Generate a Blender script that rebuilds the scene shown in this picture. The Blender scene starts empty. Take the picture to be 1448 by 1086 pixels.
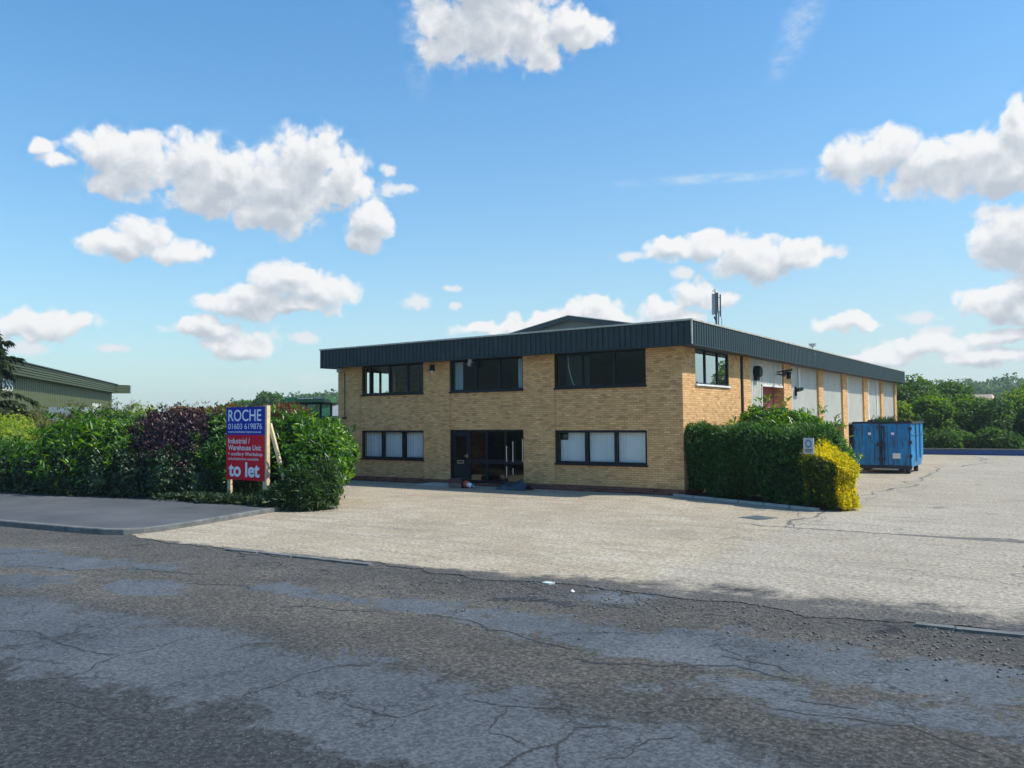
import bpy, bmesh, math, random
import numpy as np
from mathutils import Vector, Matrix
from mathutils.geometry import delaunay_2d_cdt
R = math.radians
rng = np.random.default_rng(7)
random.seed(5)
scene = bpy.context.scene
COL = scene.collection

# ------------------------------------------------------------------ helpers
def link(o, parent=None):
    COL.objects.link(o)
    if parent is not None:
        o.parent = parent
    return o

def tag(o, label=None, cat=None, group=None, kind=None):
    for k, v in (('label', label), ('category', cat), ('group', group), ('kind', kind)):
        if v:
            o[k] = v
    return o

def thing(name, label, cat, loc=(0, 0, 0), rz=0.0, group=None):
    o = bpy.data.objects.new(name, None)
    o.empty_display_size = .3
    o.location = loc
    o.rotation_euler = (0, 0, rz)
    link(o)
    return tag(o, label, cat, group)

class MB:
    def __init__(s):
        s.v, s.f, s.m, s.mi = [], [], None, []
        s.cur = 0
    def add(s, vs, fs):
        n = len(s.v)
        s.v += [tuple(p) for p in vs]
        s.f += [tuple(i + n for i in f) for f in fs]
        s.mi += [s.cur] * len(fs)
        return s
    def box(s, a, b):
        x0, y0, z0 = a
        x1, y1, z1 = b
        return s.add([(x0, y0, z0), (x1, y0, z0), (x1, y1, z0), (x0, y1, z0), (x0, y0, z1), (x1, y0, z1), (x1, y1, z1), (x0, y1, z1)],
                     [(3, 2, 1, 0), (4, 5, 6, 7), (0, 1, 5, 4), (1, 2, 6, 5), (2, 3, 7, 6), (3, 0, 4, 7)])
    def obox(s, c, ax, ay, az):
        c, ax, ay, az = Vector(c), Vector(ax), Vector(ay), Vector(az)
        p = [c + i * ax + j * ay + k * az for k in (-1, 1) for i, j in ((-1, -1), (1, -1), (1, 1), (-1, 1))]
        return s.add(p, [(3, 2, 1, 0), (4, 5, 6, 7), (0, 1, 5, 4), (1, 2, 6, 5), (2, 3, 7, 6), (3, 0, 4, 7)])
    def quad(s, a, b, c, d):
        return s.add([a, b, c, d], [(0, 1, 2, 3)])
    def prism(s, poly, h0, h1):
        n = len(poly)
        s.add([(x, y, h0) for x, y in poly] + [(x, y, h1) for x, y in poly],
              [tuple(range(n - 1, -1, -1)), tuple(range(n, 2 * n))] + [(i, (i + 1) % n, n + (i + 1) % n, n + i) for i in range(n)])
        return s
    def bar(s, a, b, w, d=None, up=(0, 0, 1)):
        a, b = Vector(a), Vector(b)
        t = (b - a)
        u = Vector(up)
        if abs(t.normalized().dot(u)) > .98:
            u = Vector((0, 1, 0))
        x = t.cross(u).normalized()
        y = x.cross(t).normalized()
        return s.obox((a + b) / 2, x * w / 2, y * (d or w) / 2, t / 2)
    def tube(s, pts, rad, n=10, cap=True):
        pts = [Vector(p) for p in pts]
        rad = rad if hasattr(rad, '__len__') else [rad] * len(pts)
        vs, fs = [], []
        for i, p in enumerate(pts):
            t = (pts[min(i + 1, len(pts) - 1)] - pts[max(i - 1, 0)]).normalized()
            u = Vector((0, 0, 1)) if abs(t.z) < .9 else Vector((1, 0, 0))
            x = t.cross(u).normalized()
            y = t.cross(x).normalized()
            for k in range(n):
                a = 2 * math.pi * k / n
                vs.append(p + (x * math.cos(a) + y * math.sin(a)) * rad[i])
        for i in range(len(pts) - 1):
            for k in range(n):
                fs.append((i * n + k, i * n + (k + 1) % n, (i + 1) * n + (k + 1) % n, (i + 1) * n + k))
        if cap:
            fs.append(tuple(range(n - 1, -1, -1)))
            fs.append(tuple((len(pts) - 1) * n + k for k in range(n)))
        return s.add(vs, fs)
    def build(s, name, mat, parent=None, smooth=False, fix=False):
        me = bpy.data.meshes.new(name)
        me.from_pydata(s.v, [], s.f)
        for m in (mat if isinstance(mat, (list, tuple)) else [mat]):
            me.materials.append(m)
        me.polygons.foreach_set('material_index', s.mi)
        if fix:
            bm = bmesh.new(); bm.from_mesh(me)
            bmesh.ops.recalc_face_normals(bm, faces=bm.faces)
            bm.to_mesh(me); bm.free()
        if smooth:
            me.polygons.foreach_set('use_smooth', [True] * len(me.polygons))
        return link(bpy.data.objects.new(name, me), parent)

def arrays_obj(name, V, F, mat, parent=None, smooth=False):
    """V (n,3), F (m,k) numpy arrays -> one mesh object"""
    me = bpy.data.meshes.new(name)
    k = F.shape[1]
    me.vertices.add(len(V)); me.vertices.foreach_set('co', V.astype(np.float32).ravel())
    me.loops.add(F.size); me.loops.foreach_set('vertex_index', F.astype(np.int32).ravel())
    me.polygons.add(len(F))
    me.polygons.foreach_set('loop_start', np.arange(0, F.size, k, dtype=np.int32))
    if smooth:
        me.polygons.foreach_set('use_smooth', np.ones(len(F), dtype=bool))
    me.update(calc_edges=True)
    me.validate()
    me.materials.append(mat)
    return link(bpy.data.objects.new(name, me), parent)

# ------------------------------------------------------------------ materials
def newmat(name):
    m = bpy.data.materials.new(name)
    m.use_nodes = True
    nt = m.node_tree
    nt.nodes.clear()
    return m, nt

class N:
    """tiny node-graph helper"""
    def __init__(s, nt):
        s.nt = nt
    def n(s, typ, ins=None, **kw):
        nd = s.nt.nodes.new(typ)
        for k, v in kw.items():
            setattr(nd, k, v)
        for k, v in (ins or {}).items():
            sock = nd.inputs[k]
            if isinstance(v, bpy.types.NodeSocket):
                s.nt.links.new(v, sock)
            else:
                sock.default_value = v
        return nd
    def math(s, op, a, b=None, c=None, clamp=False):
        ins = {0: a}
        if b is not None: ins[1] = b
        if c is not None: ins[2] = c
        return s.n('ShaderNodeMath', ins, operation=op, use_clamp=clamp).outputs[0]
    def noise(s, vec, scale, detail=4, rough=.55, dist=0.0):
        return s.n('ShaderNodeTexNoise', {'Vector': vec, 'Scale': scale, 'Detail': detail, 'Roughness': rough, 'Distortion': dist})
    def ramp(s, fac, stops, interp='LINEAR'):
        nd = s.n('ShaderNodeValToRGB', {0: fac})
        cr = nd.color_ramp
        cr.interpolation = interp
        while len(cr.elements) < len(stops):
            cr.elements.new(.5)
        for e, (p, c) in zip(cr.elements, stops):
            e.position = p
            e.color = c if len(c) == 4 else (*c, 1)
        return nd.outputs[0]
    def mix(s, fac, a, b, blend='MIX'):
        nd = s.n('ShaderNodeMix', data_type='RGBA', blend_type=blend)
        for idx, v in ((0, fac), (6, a), (7, b)):
            if isinstance(v, bpy.types.NodeSocket):
                s.nt.links.new(v, nd.inputs[idx])
            else:
                nd.inputs[idx].default_value = v if idx == 0 or len(v) == 4 else (*v, 1)
        return nd.outputs[2]
    def step(s, x, a, b):
        return s.n('ShaderNodeMapRange', {0: x, 1: a, 2: b, 3: 0.0, 4: 1.0}, interpolation_type='SMOOTHSTEP').outputs[0]
    def pos(s):
        return s.n('ShaderNodeNewGeometry').outputs['Position']
    def sep(s, v):
        return s.n('ShaderNodeSeparateXYZ', {0: v}).outputs
    def comb(s, x, y, z):
        return s.n('ShaderNodeCombineXYZ', {0: x, 1: y, 2: z}).outputs[0]
    def bump(s, h, strength, dist):
        return s.n('ShaderNodeBump', {'Height': h, 'Strength': strength, 'Distance': dist}).outputs[0]
    def bsdf(s, col, rough=.6, metal=0.0, spec=.5, normal=None, **kw):
        ins = {'Base Color': col if isinstance(col, bpy.types.NodeSocket) else (*col[:3], 1), 'Roughness': rough, 'Metallic': metal, 'Specular IOR Level': spec}
        if normal is not None: ins['Normal'] = normal
        return s.n('ShaderNodeBsdfPrincipled', ins).outputs[0]
    def out(s, sh):
        s.n('ShaderNodeOutputMaterial', {0: sh})

def simple(name, col, rough=.6, metal=0.0, spec=.5, var=.18, scale=3.0, bump=0.0, bscale=40.0, dirt=None):
    m, nt = newmat(name); g = N(nt)
    p = g.pos()
    a = g.noise(p, scale, 5, .6).outputs[0]
    c0 = tuple(max(0, c * (1 - var)) for c in col); c1 = tuple(min(1, c * (1 + var)) for c in col)
    c = g.ramp(a, [(.3, c0), (.7, c1)])
    if dirt:
        d = g.noise(g.n('ShaderNodeVectorMath', {0: p, 1: (6.0, 6.0, .8)}, operation='MULTIPLY').outputs[0], 1.6, 6, .65).outputs[0]
        c = g.mix(g.step(d, dirt[1], dirt[1] + .18), c, dirt[0])
    nm = g.bump(g.noise(p, bscale, 4).outputs[0], bump, .01) if bump else None
    r = g.math('ADD', g.math('MULTIPLY', a, .2), rough - .1)
    g.out(g.bsdf(c, r, metal, spec, nm))
    return m

def brick_mat(name, c1, c2, mort, dark):
    m, nt = newmat(name); g = N(nt)
    p = g.pos()
    x, y, z = g.sep(p)
    nx = g.sep(g.n('ShaderNodeNewGeometry').outputs['True Normal'])[0]
    side = g.math('GREATER_THAN', g.math('ABSOLUTE', nx), .7)
    u = g.n('ShaderNodeMix', {0: side, 2: x, 3: y}).outputs[0]
    v = g.comb(u, z, 0.0)
    b = g.n('ShaderNodeTexBrick', {'Vector': v, 'Color1': (0, 0, 0, 1), 'Color2': (1, 1, 1, 1), 'Mortar': (.5, .5, .5, 1), 'Scale': 1.0,
            'Mortar Size': .0085, 'Mortar Smooth': .25, 'Bias': 0.0, 'Brick Width': .225, 'Row Height': .075}, offset=.5)
    pick = g.n('ShaderNodeSeparateColor', {0: b.outputs[0]}).outputs[0]
    body = g.ramp(pick, [(0, dark), (.08, tuple(a * .82 for a in c1)), (.3, c1), (.75, c2), (.95, tuple(min(1, a * 1.1) for a in c2)), (1, tuple(min(1, a * 1.25) for a in c2))])
    big = g.noise(p, .8, 5, .6).outputs[0]
    body = g.mix(g.math('MULTIPLY', g.step(big, .45, .72), .2), body, tuple(a * .62 for a in c1), 'MIX')
    fine = g.noise(p, 38, 3, .6).outputs[0]
    body = g.mix(.22, body, g.ramp(fine, [(.3, (.3, .3, .3)), (.75, (1, 1, 1))]), 'MULTIPLY')
    mo = g.mix(g.step(g.noise(p, 3, 3).outputs[0], .4, .6), mort, tuple(a * .7 for a in mort))
    c = g.mix(b.outputs['Fac'], body, mo)
    # rain streaks washed down from the top of the wall and splash dirt low on it
    st = g.noise(g.comb(g.math('MULTIPLY', u, 5.0), g.math('MULTIPLY', z, .35), 0.0), 1.0, 4, .6).outputs[0]
    c = g.mix(g.math('MULTIPLY', g.step(st, .52, .7), .18), c, tuple(a * .5 for a in c1))
    h = g.math('ADD', g.math('MULTIPLY', b.outputs['Fac'], -1.0), g.math('MULTIPLY', fine, .35))
    g.out(g.bsdf(c, .85, 0, .25, g.bump(h, .55, .012)))
    return m

def leaf_mat(name, ca, cb, cc, trans=.38, rough=.42, spec=.45, tip=None, gloss=1.0):
    """three leaf colours spread over the leaves at random, thin leaves let light through"""
    m, nt = newmat(name); g = N(nt)
    geo = g.n('ShaderNodeNewGeometry')
    rnd = geo.outputs['Random Per Island']
    c = g.ramp(rnd, [(0, ca), (.45, cb), (.85, cc), (1, tuple(min(1, a * 1.35) for a in cc))])
    big = g.noise(geo.outputs['Position'], .9, 3, .6).outputs[0]
    c = g.mix(g.step(big, .4, .62), c, g.mix(.5, c, cb, 'MULTIPLY') if False else g.mix(.35, c, ca))
    pb = g.bsdf(c, rough, 0, spec * gloss)
    hs = g.n('ShaderNodeHueSaturation', {'Hue': .482, 'Saturation': 1.15, 'Value': 1.9, 'Color': c}).outputs[0]
    tr = g.n('ShaderNodeBsdfTranslucent', {'Color': hs}).outputs[0]
    g.out(g.n('ShaderNodeMixShader', {0: trans, 1: pb, 2: tr}).outputs[0])
    return m

M = {}
M['brick'] = brick_mat('buff_brick', (.71, .40, .16), (.78, .46, .20), (.45, .31, .185), (.48, .27, .115))
M['plinth'] = brick_mat('red_brick_plinth', (.17, .05, .035), (.23, .075, .05), (.2, .15, .12), (.08, .03, .025))
M['fascia'] = simple('slate_blue_coated_metal', (.022, .042, .047), .55, .0, .3, .16, 2.0, dirt=((.05, .062, .06), .52))
M['cap'] = simple('pale_weathered_trim', (.50, .47, .40), .5, .3, .5, .25, 3.0)
M['soffit'] = simple('dark_soffit_board', (.03, .04, .05), .6)
M['frame'] = simple('dark_window_frame', (.008, .012, .018), .4, .0, .25, .2)
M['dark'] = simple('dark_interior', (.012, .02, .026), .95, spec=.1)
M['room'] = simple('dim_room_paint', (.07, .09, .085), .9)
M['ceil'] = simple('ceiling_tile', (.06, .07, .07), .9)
M['roof'] = simple('grey_roof_felt', (.20, .2, .19), .85, bump=.3)
M['gable'] = simple('grey_green_gable_sheet', (.16, .19, .17), .6, dirt=((.1, .11, .09), .6))
M['barge'] = simple('dark_barge_board', (.045, .06, .06), .5)
M['white_metal'] = simple('white_painted_metal', (.72, .72, .68), .45)
M['clad'] = simple('grey_white_cladding', (.52, .51, .45), .5, .0, .4, .08, 1.2, dirt=((.36, .32, .25), .54))
M['shutter'] = simple('maroon_shutter', (.30, .075, .085), .5, dirt=((.18, .06, .06), .6))
M['black'] = simple('black_plastic', (.007, .009, .011), .6, spec=.2)
M['steel'] = simple('galvanised_steel', (.34, .36, .37), .4, .6)
M['darksteel'] = simple('dark_grey_steel', (.07, .08, .085), .45, .4)
M['chrome'] = simple('brushed_steel', (.72, .72, .72), .3, .9)
M['lightgrey'] = simple('light_grey_plastic', (.5, .52, .52), .5)
M['pipe'] = simple('brown_black_pipe', (.035, .022, .018), .5)
M['concrete'] = simple('light_concrete', (.40, .39, .36), .85, bump=.3)
M['kerb'] = simple('kerb_stone', (.135, .135, .13), .85, var=.35, scale=5, bump=.5)
M['wood'] = simple('raw_pine_post', (.72, .56, .33), .7, var=.15, scale=8)
M['signblue'] = simple('sign_blue', (.018, .034, .36), .65, var=.06, spec=.2)
M['discblue'] = simple('faded_blue_disc', (.10, .17, .36), .6, var=.06)
M['signred'] = simple('sign_red', (.70, .012, .03), .65, var=.06, spec=.2)
M['signwhite'] = simple('sign_white', (.85, .87, .92), .5, var=.03)
M['lamp'] = simple('lamp_glass', (.55, .6, .6), .2)
M['bark'] = simple('bark', (.10, .075, .05), .9, var=.3, scale=9, bump=.6)
M['soil'] = simple('dark_soil', (.055, .045, .03), .95, var=.4, scale=2, bump=.6, bscale=9)
M['tractorgreen'] = simple('tractor_green', (.03, .16, .06), .4)
M['tyre'] = simple('tyre_rubber', (.02, .02, .02), .8)
M['greensheet'] = simple('olive_green_sheet', (.10, .118, .05), .5, .1, .5, .15, .6)
M['greenfascia'] = simple('dark_green_fascia', (.07, .09, .043), .5, .1)
M['orange'] = simple('faded_orange_plastic', (.62, .085, .03), .55)
M['bag'] = simple('navy_plastic_sheet', (.018, .032, .05), .3, .0, .6, .3, 4)
M['card'] = simple('brown_grey_boxes', (.20, .14, .12), .8, var=.3, scale=8)
M['maroonboard'] = simple('dark_maroon_board', (.09, .03, .035), .7)
M['skip'] = simple('skip_blue_paint', (.010, .21, .45), .42, .0, .5, .22, 1.6, dirt=((.05, .05, .055), .49))
M['skipdark'] = simple('skip_rust_black', (.025, .03, .04), .75, var=.5, scale=6)
M['bluewall'] = simple('blue_wall_paint', (.012, .075, .24), .6, var=.15)
M['housepink'] = simple('pink_roof_tile', (.58, .40, .31), .8)
M['houseroof'] = simple('grey_slate', (.25, .25, .25), .8)
M['render'] = simple('pale_render', (.6, .55, .48), .8)
M['van'] = simple('pale_blue_van_paint', (.3, .38, .46), .4)

def glass_mat(name, tint, boost):
    m, nt = newmat(name); g = N(nt)
    ge = g.n('ShaderNodeNewGeometry')
    cs = g.math('ABSOLUTE', g.n('ShaderNodeVectorMath', {0: ge.outputs['Incoming'], 1: ge.outputs['Normal']}, operation='DOT_PRODUCT').outputs['Value'])
    f = g.math('ADD', .07, g.math('MULTIPLY', .93, g.math('POWER', g.math('SUBTRACT', 1.0, cs), 4.5)))
    f = g.math('MULTIPLY', f, boost, clamp=True)
    wob = g.bump(g.noise(g.pos(), 1.4, 2).outputs[0], .04, .02)
    t = g.n('ShaderNodeBsdfTransparent', {0: (*tint, 1)}).outputs[0]
    gl = g.n('ShaderNodeBsdfGlossy', {'Color': (.95, 1, .98, 1), 'Roughness': .015, 'Normal': wob}).outputs[0]
    g.out(g.n('ShaderNodeMixShader', {0: f, 1: t, 2: gl}).outputs[0])
    return m
M['glass'] = glass_mat('window_glass', (.90, .95, .94), .28)
M['clearglass'] = glass_mat('clear_window_glass', (.95, .98, .98), .7)
M['sideglass'] = glass_mat('mirror_coated_glass', (.5, .55, .55), 3.2)
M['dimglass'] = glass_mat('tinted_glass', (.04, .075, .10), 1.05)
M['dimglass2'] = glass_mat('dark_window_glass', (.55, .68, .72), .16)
M['cabglass'] = glass_mat('green_cab_glass', (.25, .55, .42), 1.0)

def blind_mat():
    m, nt = newmat('white_vertical_blind'); g = N(nt)
    a = g.noise(g.pos(), 3, 3).outputs[0]
    c = g.ramp(a, [(.3, (.80, .84, .85)), (.7, (.90, .92, .92))])
    d = g.bsdf(c, .8, 0, .2)
    t = g.n('ShaderNodeBsdfTranslucent', {'Color': c}).outputs[0]
    g.out(g.n('ShaderNodeMixShader', {0: .2, 1: d, 2: t}).outputs[0])
    return m
M['blind'] = blind_mat()

# leaves
M['laurel'] = leaf_mat('laurel_leaf', (.025, .075, .02), (.045, .125, .022), (.10, .21, .03), .38, .32, .5)
M['laurel_light'] = leaf_mat('light_laurel_leaf', (.022, .072, .015), (.048, .138, .02), (.13, .25, .03), .42, .32, .5)
M['darkleaf'] = leaf_mat('dark_shrub_leaf', (.018, .05, .016), (.035, .085, .02), (.07, .13, .03), .3)
M['ivy'] = leaf_mat('hedge_shade_leaf', (.010, .028, .012), (.02, .05, .016), (.04, .08, .022), .2, .4)  # near-black green, paints the shade low in the left hedge
M['purple'] = leaf_mat('purple_leaf', (.018, .010, .013), (.036, .016, .019), (.075, .034, .034), .2, .4)
M['yellowgreen'] = leaf_mat('yellow_green_leaf', (.10, .17, .02), (.22, .32, .03), (.36, .42, .045), .42)
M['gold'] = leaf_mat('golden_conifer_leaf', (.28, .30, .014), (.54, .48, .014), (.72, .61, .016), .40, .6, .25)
M['gold_shaded'] = leaf_mat('shaded_gold_conifer_leaf', (.025, .055, .012), (.05, .09, .014), (.13, .16, .018), .25, .6, .25)  # darker green copy of the gold leaf, shade put into its colour
M['conifer'] = leaf_mat('dark_conifer_leaf', (.015, .05, .014), (.036, .105, .02), (.08, .175, .03), .28, .55, .3)
M['beech'] = leaf_mat('brown_beech_leaf', (.10, .05, .022), (.19, .085, .04), (.16, .15, .045), .35, .6, .2)
M['olive'] = leaf_mat('olive_shrub_leaf', (.06, .07, .02), (.12, .13, .03), (.2, .2, .05), .35, .6, .2)
M['grassleaf'] = leaf_mat('long_grass_blade', (.014, .036, .014), (.035, .07, .02), (.09, .12, .04), .22, .5)
M['drystem'] = leaf_mat('dry_stem', (.14, .11, .06), (.22, .18, .1), (.3, .25, .15), .2, .7, .2)
M['tree_a'] = leaf_mat('tree_leaf_deep', (.025, .068, .015), (.055, .125, .022), (.10, .19, .032), .38, .5, .3)
M['tree_b'] = leaf_mat('tree_leaf_mid', (.035, .09, .016), (.08, .175, .022), (.15, .25, .035), .42, .5, .3)
M['tree_c'] = leaf_mat('tree_leaf_light', (.06, .13, .02), (.13, .23, .03), (.23, .32, .05), .44, .5, .3)
M['pine'] = leaf_mat('pine_needle', (.02, .04, .018), (.04, .065, .025), (.06, .085, .03), .2, .6, .2)
M['farwood'] = leaf_mat('far_wood_leaf', (.045, .10, .035), (.075, .15, .045), (.12, .2, .06), .25, .7, .1)

# ------------------------------------------------------------------ ground materials
KERB0, KERBS = -14.45, .085          # yard edge line y = KERB0 + KERBS * x

def grit(g, fine, lo, hi):
    return g.ramp(fine, [(.36, (lo, lo, lo)), (.455, (lo * .4 + .42, lo * .4 + .42, lo * .4 + .42)), (.53, (1.08, 1.07, 1.05)), (.62, (hi, hi * .97, hi * .92))])

def road_graph(g):
    """coarse worn road surface: exposed stone, darker along the yard edge and in the far lane"""
    p = g.pos()
    x, y, z = g.sep(p)
    t = g.math('SUBTRACT', y, g.math('ADD', g.math('MULTIPLY', x, KERBS), KERB0))      # 0 at the yard edge, negative across the road
    big = g.noise(p, .45, 5, .6, .4).outputs[0]
    mid = g.noise(p, 2.5, 6, .65).outputs[0]
    fine = g.noise(p, 20, 8, .9).outputs[0]
    tw = g.math('ADD', t, g.math('MULTIPLY', g.math('SUBTRACT', mid, .5), 2.2))
    near = g.step(tw, -2.2, -.3)
    far = g.step(tw, -3.2, -5.6)
    c = g.ramp(big, [(.3, (.095, .09, .08)), (.55, (.145, .135, .118)), (.75, (.185, .17, .145))])
    c = g.mix(g.math('MULTIPLY', near, .6), c, (.085, .083, .08))
    c = g.mix(g.math('MULTIPLY', far, .8), c, (.05, .06, .072))
    c = g.mix(g.math('MULTIPLY', g.step(mid, .48, .7), .5), c, (.07, .08, .09))
    c = g.mix(1.0, c, grit(g, fine, .10, 2.4), 'MULTIPLY')
    hole = g.noise(g.comb(g.math('MULTIPLY', x, .7), g.math('MULTIPLY', y, 1.5), 0.0), 1.5, 7, .7, .8).outputs[0]
    c = g.mix(g.math('MULTIPLY', g.step(hole, .57, .63), g.math('ADD', .35, g.math('MULTIPLY', near, .6))), c, (.032, .033, .034))
    vo = g.n('ShaderNodeTexVoronoi', {'Vector': p, 'Scale': 34.0}, feature='F1')
    chip = g.math('MULTIPLY', g.step(vo.outputs['Distance'], .28, .12), g.step(g.n('ShaderNodeSeparateColor', {0: vo.outputs['Color']}).outputs[0], .84, .88))
    c = g.mix(g.math('MULTIPLY', chip, .7), c, (.46, .44, .40))
    return p, t, mid, fine, c

def cracks(g, p, scale, width, warp):
    w = g.noise(p, 1.7, 5, .7).outputs['Color']
    v = g.n('ShaderNodeVectorMath', {0: p, 1: g.n('ShaderNodeVectorMath', {0: w, 'Scale': warp}, operation='SCALE').outputs[0]}, operation='ADD').outputs[0]
    d = g.n('ShaderNodeTexVoronoi', {'Vector': v, 'Scale': scale}, feature='DISTANCE_TO_EDGE').outputs['Distance']
    return g.step(d, width, width * .25)

def yard_mat():
    m, nt = newmat('yard_concrete'); g = N(nt)
    p, t, rmid, rfine, rc = road_graph(g)
    x, y, z = g.sep(p)
    big = g.noise(p, .22, 6, .62).outputs[0]
    mid = g.noise(p, 1.3, 6, .65, .6).outputs[0]
    fine = g.noise(p, 13, 8, .88).outputs[0]
    c = g.ramp(big, [(.28, (.335, .28, .20)), (.5, (.405, .345, .255)), (.72, (.46, .405, .315))])
    c = g.mix(g.math('MULTIPLY', g.step(mid, .48, .7), .45), c, (.29, .245, .19))
    c = g.mix(g.math('MULTIPLY', g.step(mid, .52, .34), .25), c, (.56, .52, .44))
    # paler grey concrete bays to the right of the joint, each cast a little different
    sl = g.n('ShaderNodeTexWhiteNoise', {'Vector': g.comb(g.math('FLOOR', g.math('DIVIDE', g.math('SUBTRACT', x, 5.0), 5.2)), g.math('FLOOR', g.math('DIVIDE', g.math('ADD', y, 5.95), 6.1)), 0.0)}).outputs['Value']
    gy = g.step(x, 4.7, 5.2)
    c = g.mix(g.math('MULTIPLY', gy, .45), c, g.ramp(sl, [(0, (.31, .28, .24)), (1, (.41, .385, .34))]))
    # stains and streaks
    st = g.noise(g.comb(g.math('MULTIPLY', x, .22), g.math('MULTIPLY', y, 2.6), 0.0), 1.0, 6, .7).outputs[0]
    c = g.mix(g.math('MULTIPLY', g.step(st, .48, .64), .5), c, (.265, .235, .19))
    oil = g.noise(p, .75, 4, .5, .8).outputs[0]
    c = g.mix(g.math('MULTIPLY', g.step(oil, .64, .74), .55), c, (.15, .135, .115))
    # tyre sweeps running in from the road
    cx = g.math('SUBTRACT', x, -2.0); cy = g.math('SUBTRACT', y, -24.0)
    rad = g.math('SQRT', g.math('ADD', g.math('MULTIPLY', cx, cx), g.math('MULTIPLY', cy, cy)))
    tr = g.noise(g.comb(g.math('MULTIPLY', rad, 2.3), 0.0, 0.0), 1.0, 3, .5).outputs[0]
    c = g.mix(g.math('MULTIPLY', g.step(tr, .55, .68), .28), c, (.24, .215, .18))
    c = g.mix(.9, c, grit(g, fine, .36, 1.42), 'MULTIPLY')
    v = g.n('ShaderNodeTexVoronoi', {'Vector': p, 'Scale': 9.0}, feature='F1').outputs['Distance']
    c = g.mix(g.math('MULTIPLY', g.step(v, .15, .05), g.step(g.noise(p, 2.2, 3).outputs[0], .5, .6)), c, (.09, .08, .07))
    ck = g.math('MULTIPLY', cracks(g, p, .33, .006, 1.0), g.step(g.noise(p, .35, 3).outputs[0], .47, .6))
    c = g.mix(g.math('MULTIPLY', ck, .55), c, (.09, .08, .07))
    # ragged break-up where the concrete meets the road, worst towards the right
    edge = g.noise(p, 1.5, 9, .74, .5).outputs[0]
    reach = g.math('ADD', .28, g.math('MULTIPLY', g.step(x, 1.0, 6.5), 1.0))
    bm_ = g.step(g.math('ADD', g.math('DIVIDE', t, reach), g.math('MULTIPLY', g.math('SUBTRACT', edge, .5), 3.2)), .15, .9)
    c = g.mix(bm_, rc, c)
    h = g.math('ADD', fine, g.math('MULTIPLY', mid, .6))
    g.out(g.bsdf(c, .9, 0, .2, g.bump(h, .6, .022)))
    return m

def road_mat():
    m, nt = newmat('worn_asphalt'); g = N(nt)
    p, t, mid, rf, rc = road_graph(g)
    att = g.n('ShaderNodeAttribute', attribute_name='sealed').outputs['Fac']
    big = g.noise(p, .6, 6, .6, .5).outputs[0]
    fine = g.noise(p, 24, 7, .85).outputs[0]
    far = g.step(t, -2.6, -5.4)
    c = g.ramp(big, [(.3, (.070, .082, .095)), (.52, (.099, .113, .128)), (.75, (.132, .146, .160))])
    c = g.mix(g.math('MULTIPLY', far, .4), c, (.058, .068, .082))
    c = g.mix(.9, c, grit(g, fine, .34, 1.5), 'MULTIPLY')
    ck = g.math('MULTIPLY', cracks(g, p, .6, .016, 1.1), g.step(g.noise(p, .5, 3).outputs[0], .42, .54))
    ck2 = g.math('MULTIPLY', cracks(g, p, 2.2, .03, .5), g.step(g.noise(p, .7, 4).outputs[0], .52, .62))
    c = g.mix(g.math('MULTIPLY', g.math('MAXIMUM', ck, ck2), .85), c, (.02, .022, .025))
    edge = g.noise(p, 1.6, 9, .72, .5).outputs[0]
    wm = g.step(g.math('ADD', att, g.math('MULTIPLY', g.math('SUBTRACT', edge, .5), 1.9)), .42, .60)
    c = g.mix(wm, rc, c)
    h = g.math('ADD', g.math('MULTIPLY', wm, .5), g.math('ADD', g.math('MULTIPLY', rf, g.math('SUBTRACT', 1.25, wm)), g.math('MULTIPLY', mid, .5)))
    g.out(g.bsdf(c, .82, 0, .3, g.bump(h, 1.0, .035)))
    return m

def pave_mat():
    m, nt = newmat('pavement_asphalt'); g = N(nt)
    p = g.pos()
    big = g.noise(p, .5, 5, .6).outputs[0]
    fine = g.noise(p, 60, 4, .8).outputs[0]
    c = g.ramp(big, [(.3, (.072, .077, .082)), (.7, (.115, .12, .125))])
    c = g.mix(.6, c, g.ramp(fine, [(.3, (.5, .5, .5)), (.7, (1.2, 1.2, 1.2))]), 'MULTIPLY')
    g.out(g.bsdf(c, .85, 0, .25, g.bump(fine, .4, .01)))
    return m

def terrain_mat():
    m, nt = newmat('rough_grass_ground'); g = N(nt)
    p = g.pos()
    a = g.noise(p, .05, 8, .65).outputs[0]
    c = g.ramp(a, [(.3, (.05, .075, .022)), (.55, (.09, .12, .035)), (.75, (.15, .15, .06))])
    c = g.mix(.6, c, g.ramp(g.noise(p, 6, 5, .7).outputs[0], [(.3, (.4, .4, .4)), (.7, (1.2, 1.2, 1.2))]), 'MULTIPLY')
    g.out(g.bsdf(c, .95, 0, .1))
    return m

M['yard'], M['road'], M['pave'], M['terrain'] = yard_mat(), road_mat(), pave_mat(), terrain_mat()
M['crack'] = simple('dark_crack_fill', (.026, .028, .031), .95, var=.4, scale=12)
M['ycrack'] = simple('yard_joint_fill', (.13, .12, .105), .95, var=.5, scale=7)
M['stone'] = simple('loose_stone', (.15, .145, .135), .9, var=.6, scale=2.0)

# ------------------------------------------------------------------ ground geometry
def jitter_poly(poly, amp, it=4):
    pts = [Vector((*p, 0)) for p in poly]
    for k in range(it):
        new = []
        n = len(pts)
        for i in range(n):
            a, b = pts[i], pts[(i + 1) % n]
            d = b - a
            new.append(a)
            if d.length > .03:
                nrm = Vector((-d.y, d.x, 0)).normalized()
                new.append((a + b) / 2 + nrm * random.gauss(0, 1) * min(amp, d.length * .17))
        pts = new
        amp *= .62
    return [(p.x, p.y) for p in pts]

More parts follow.
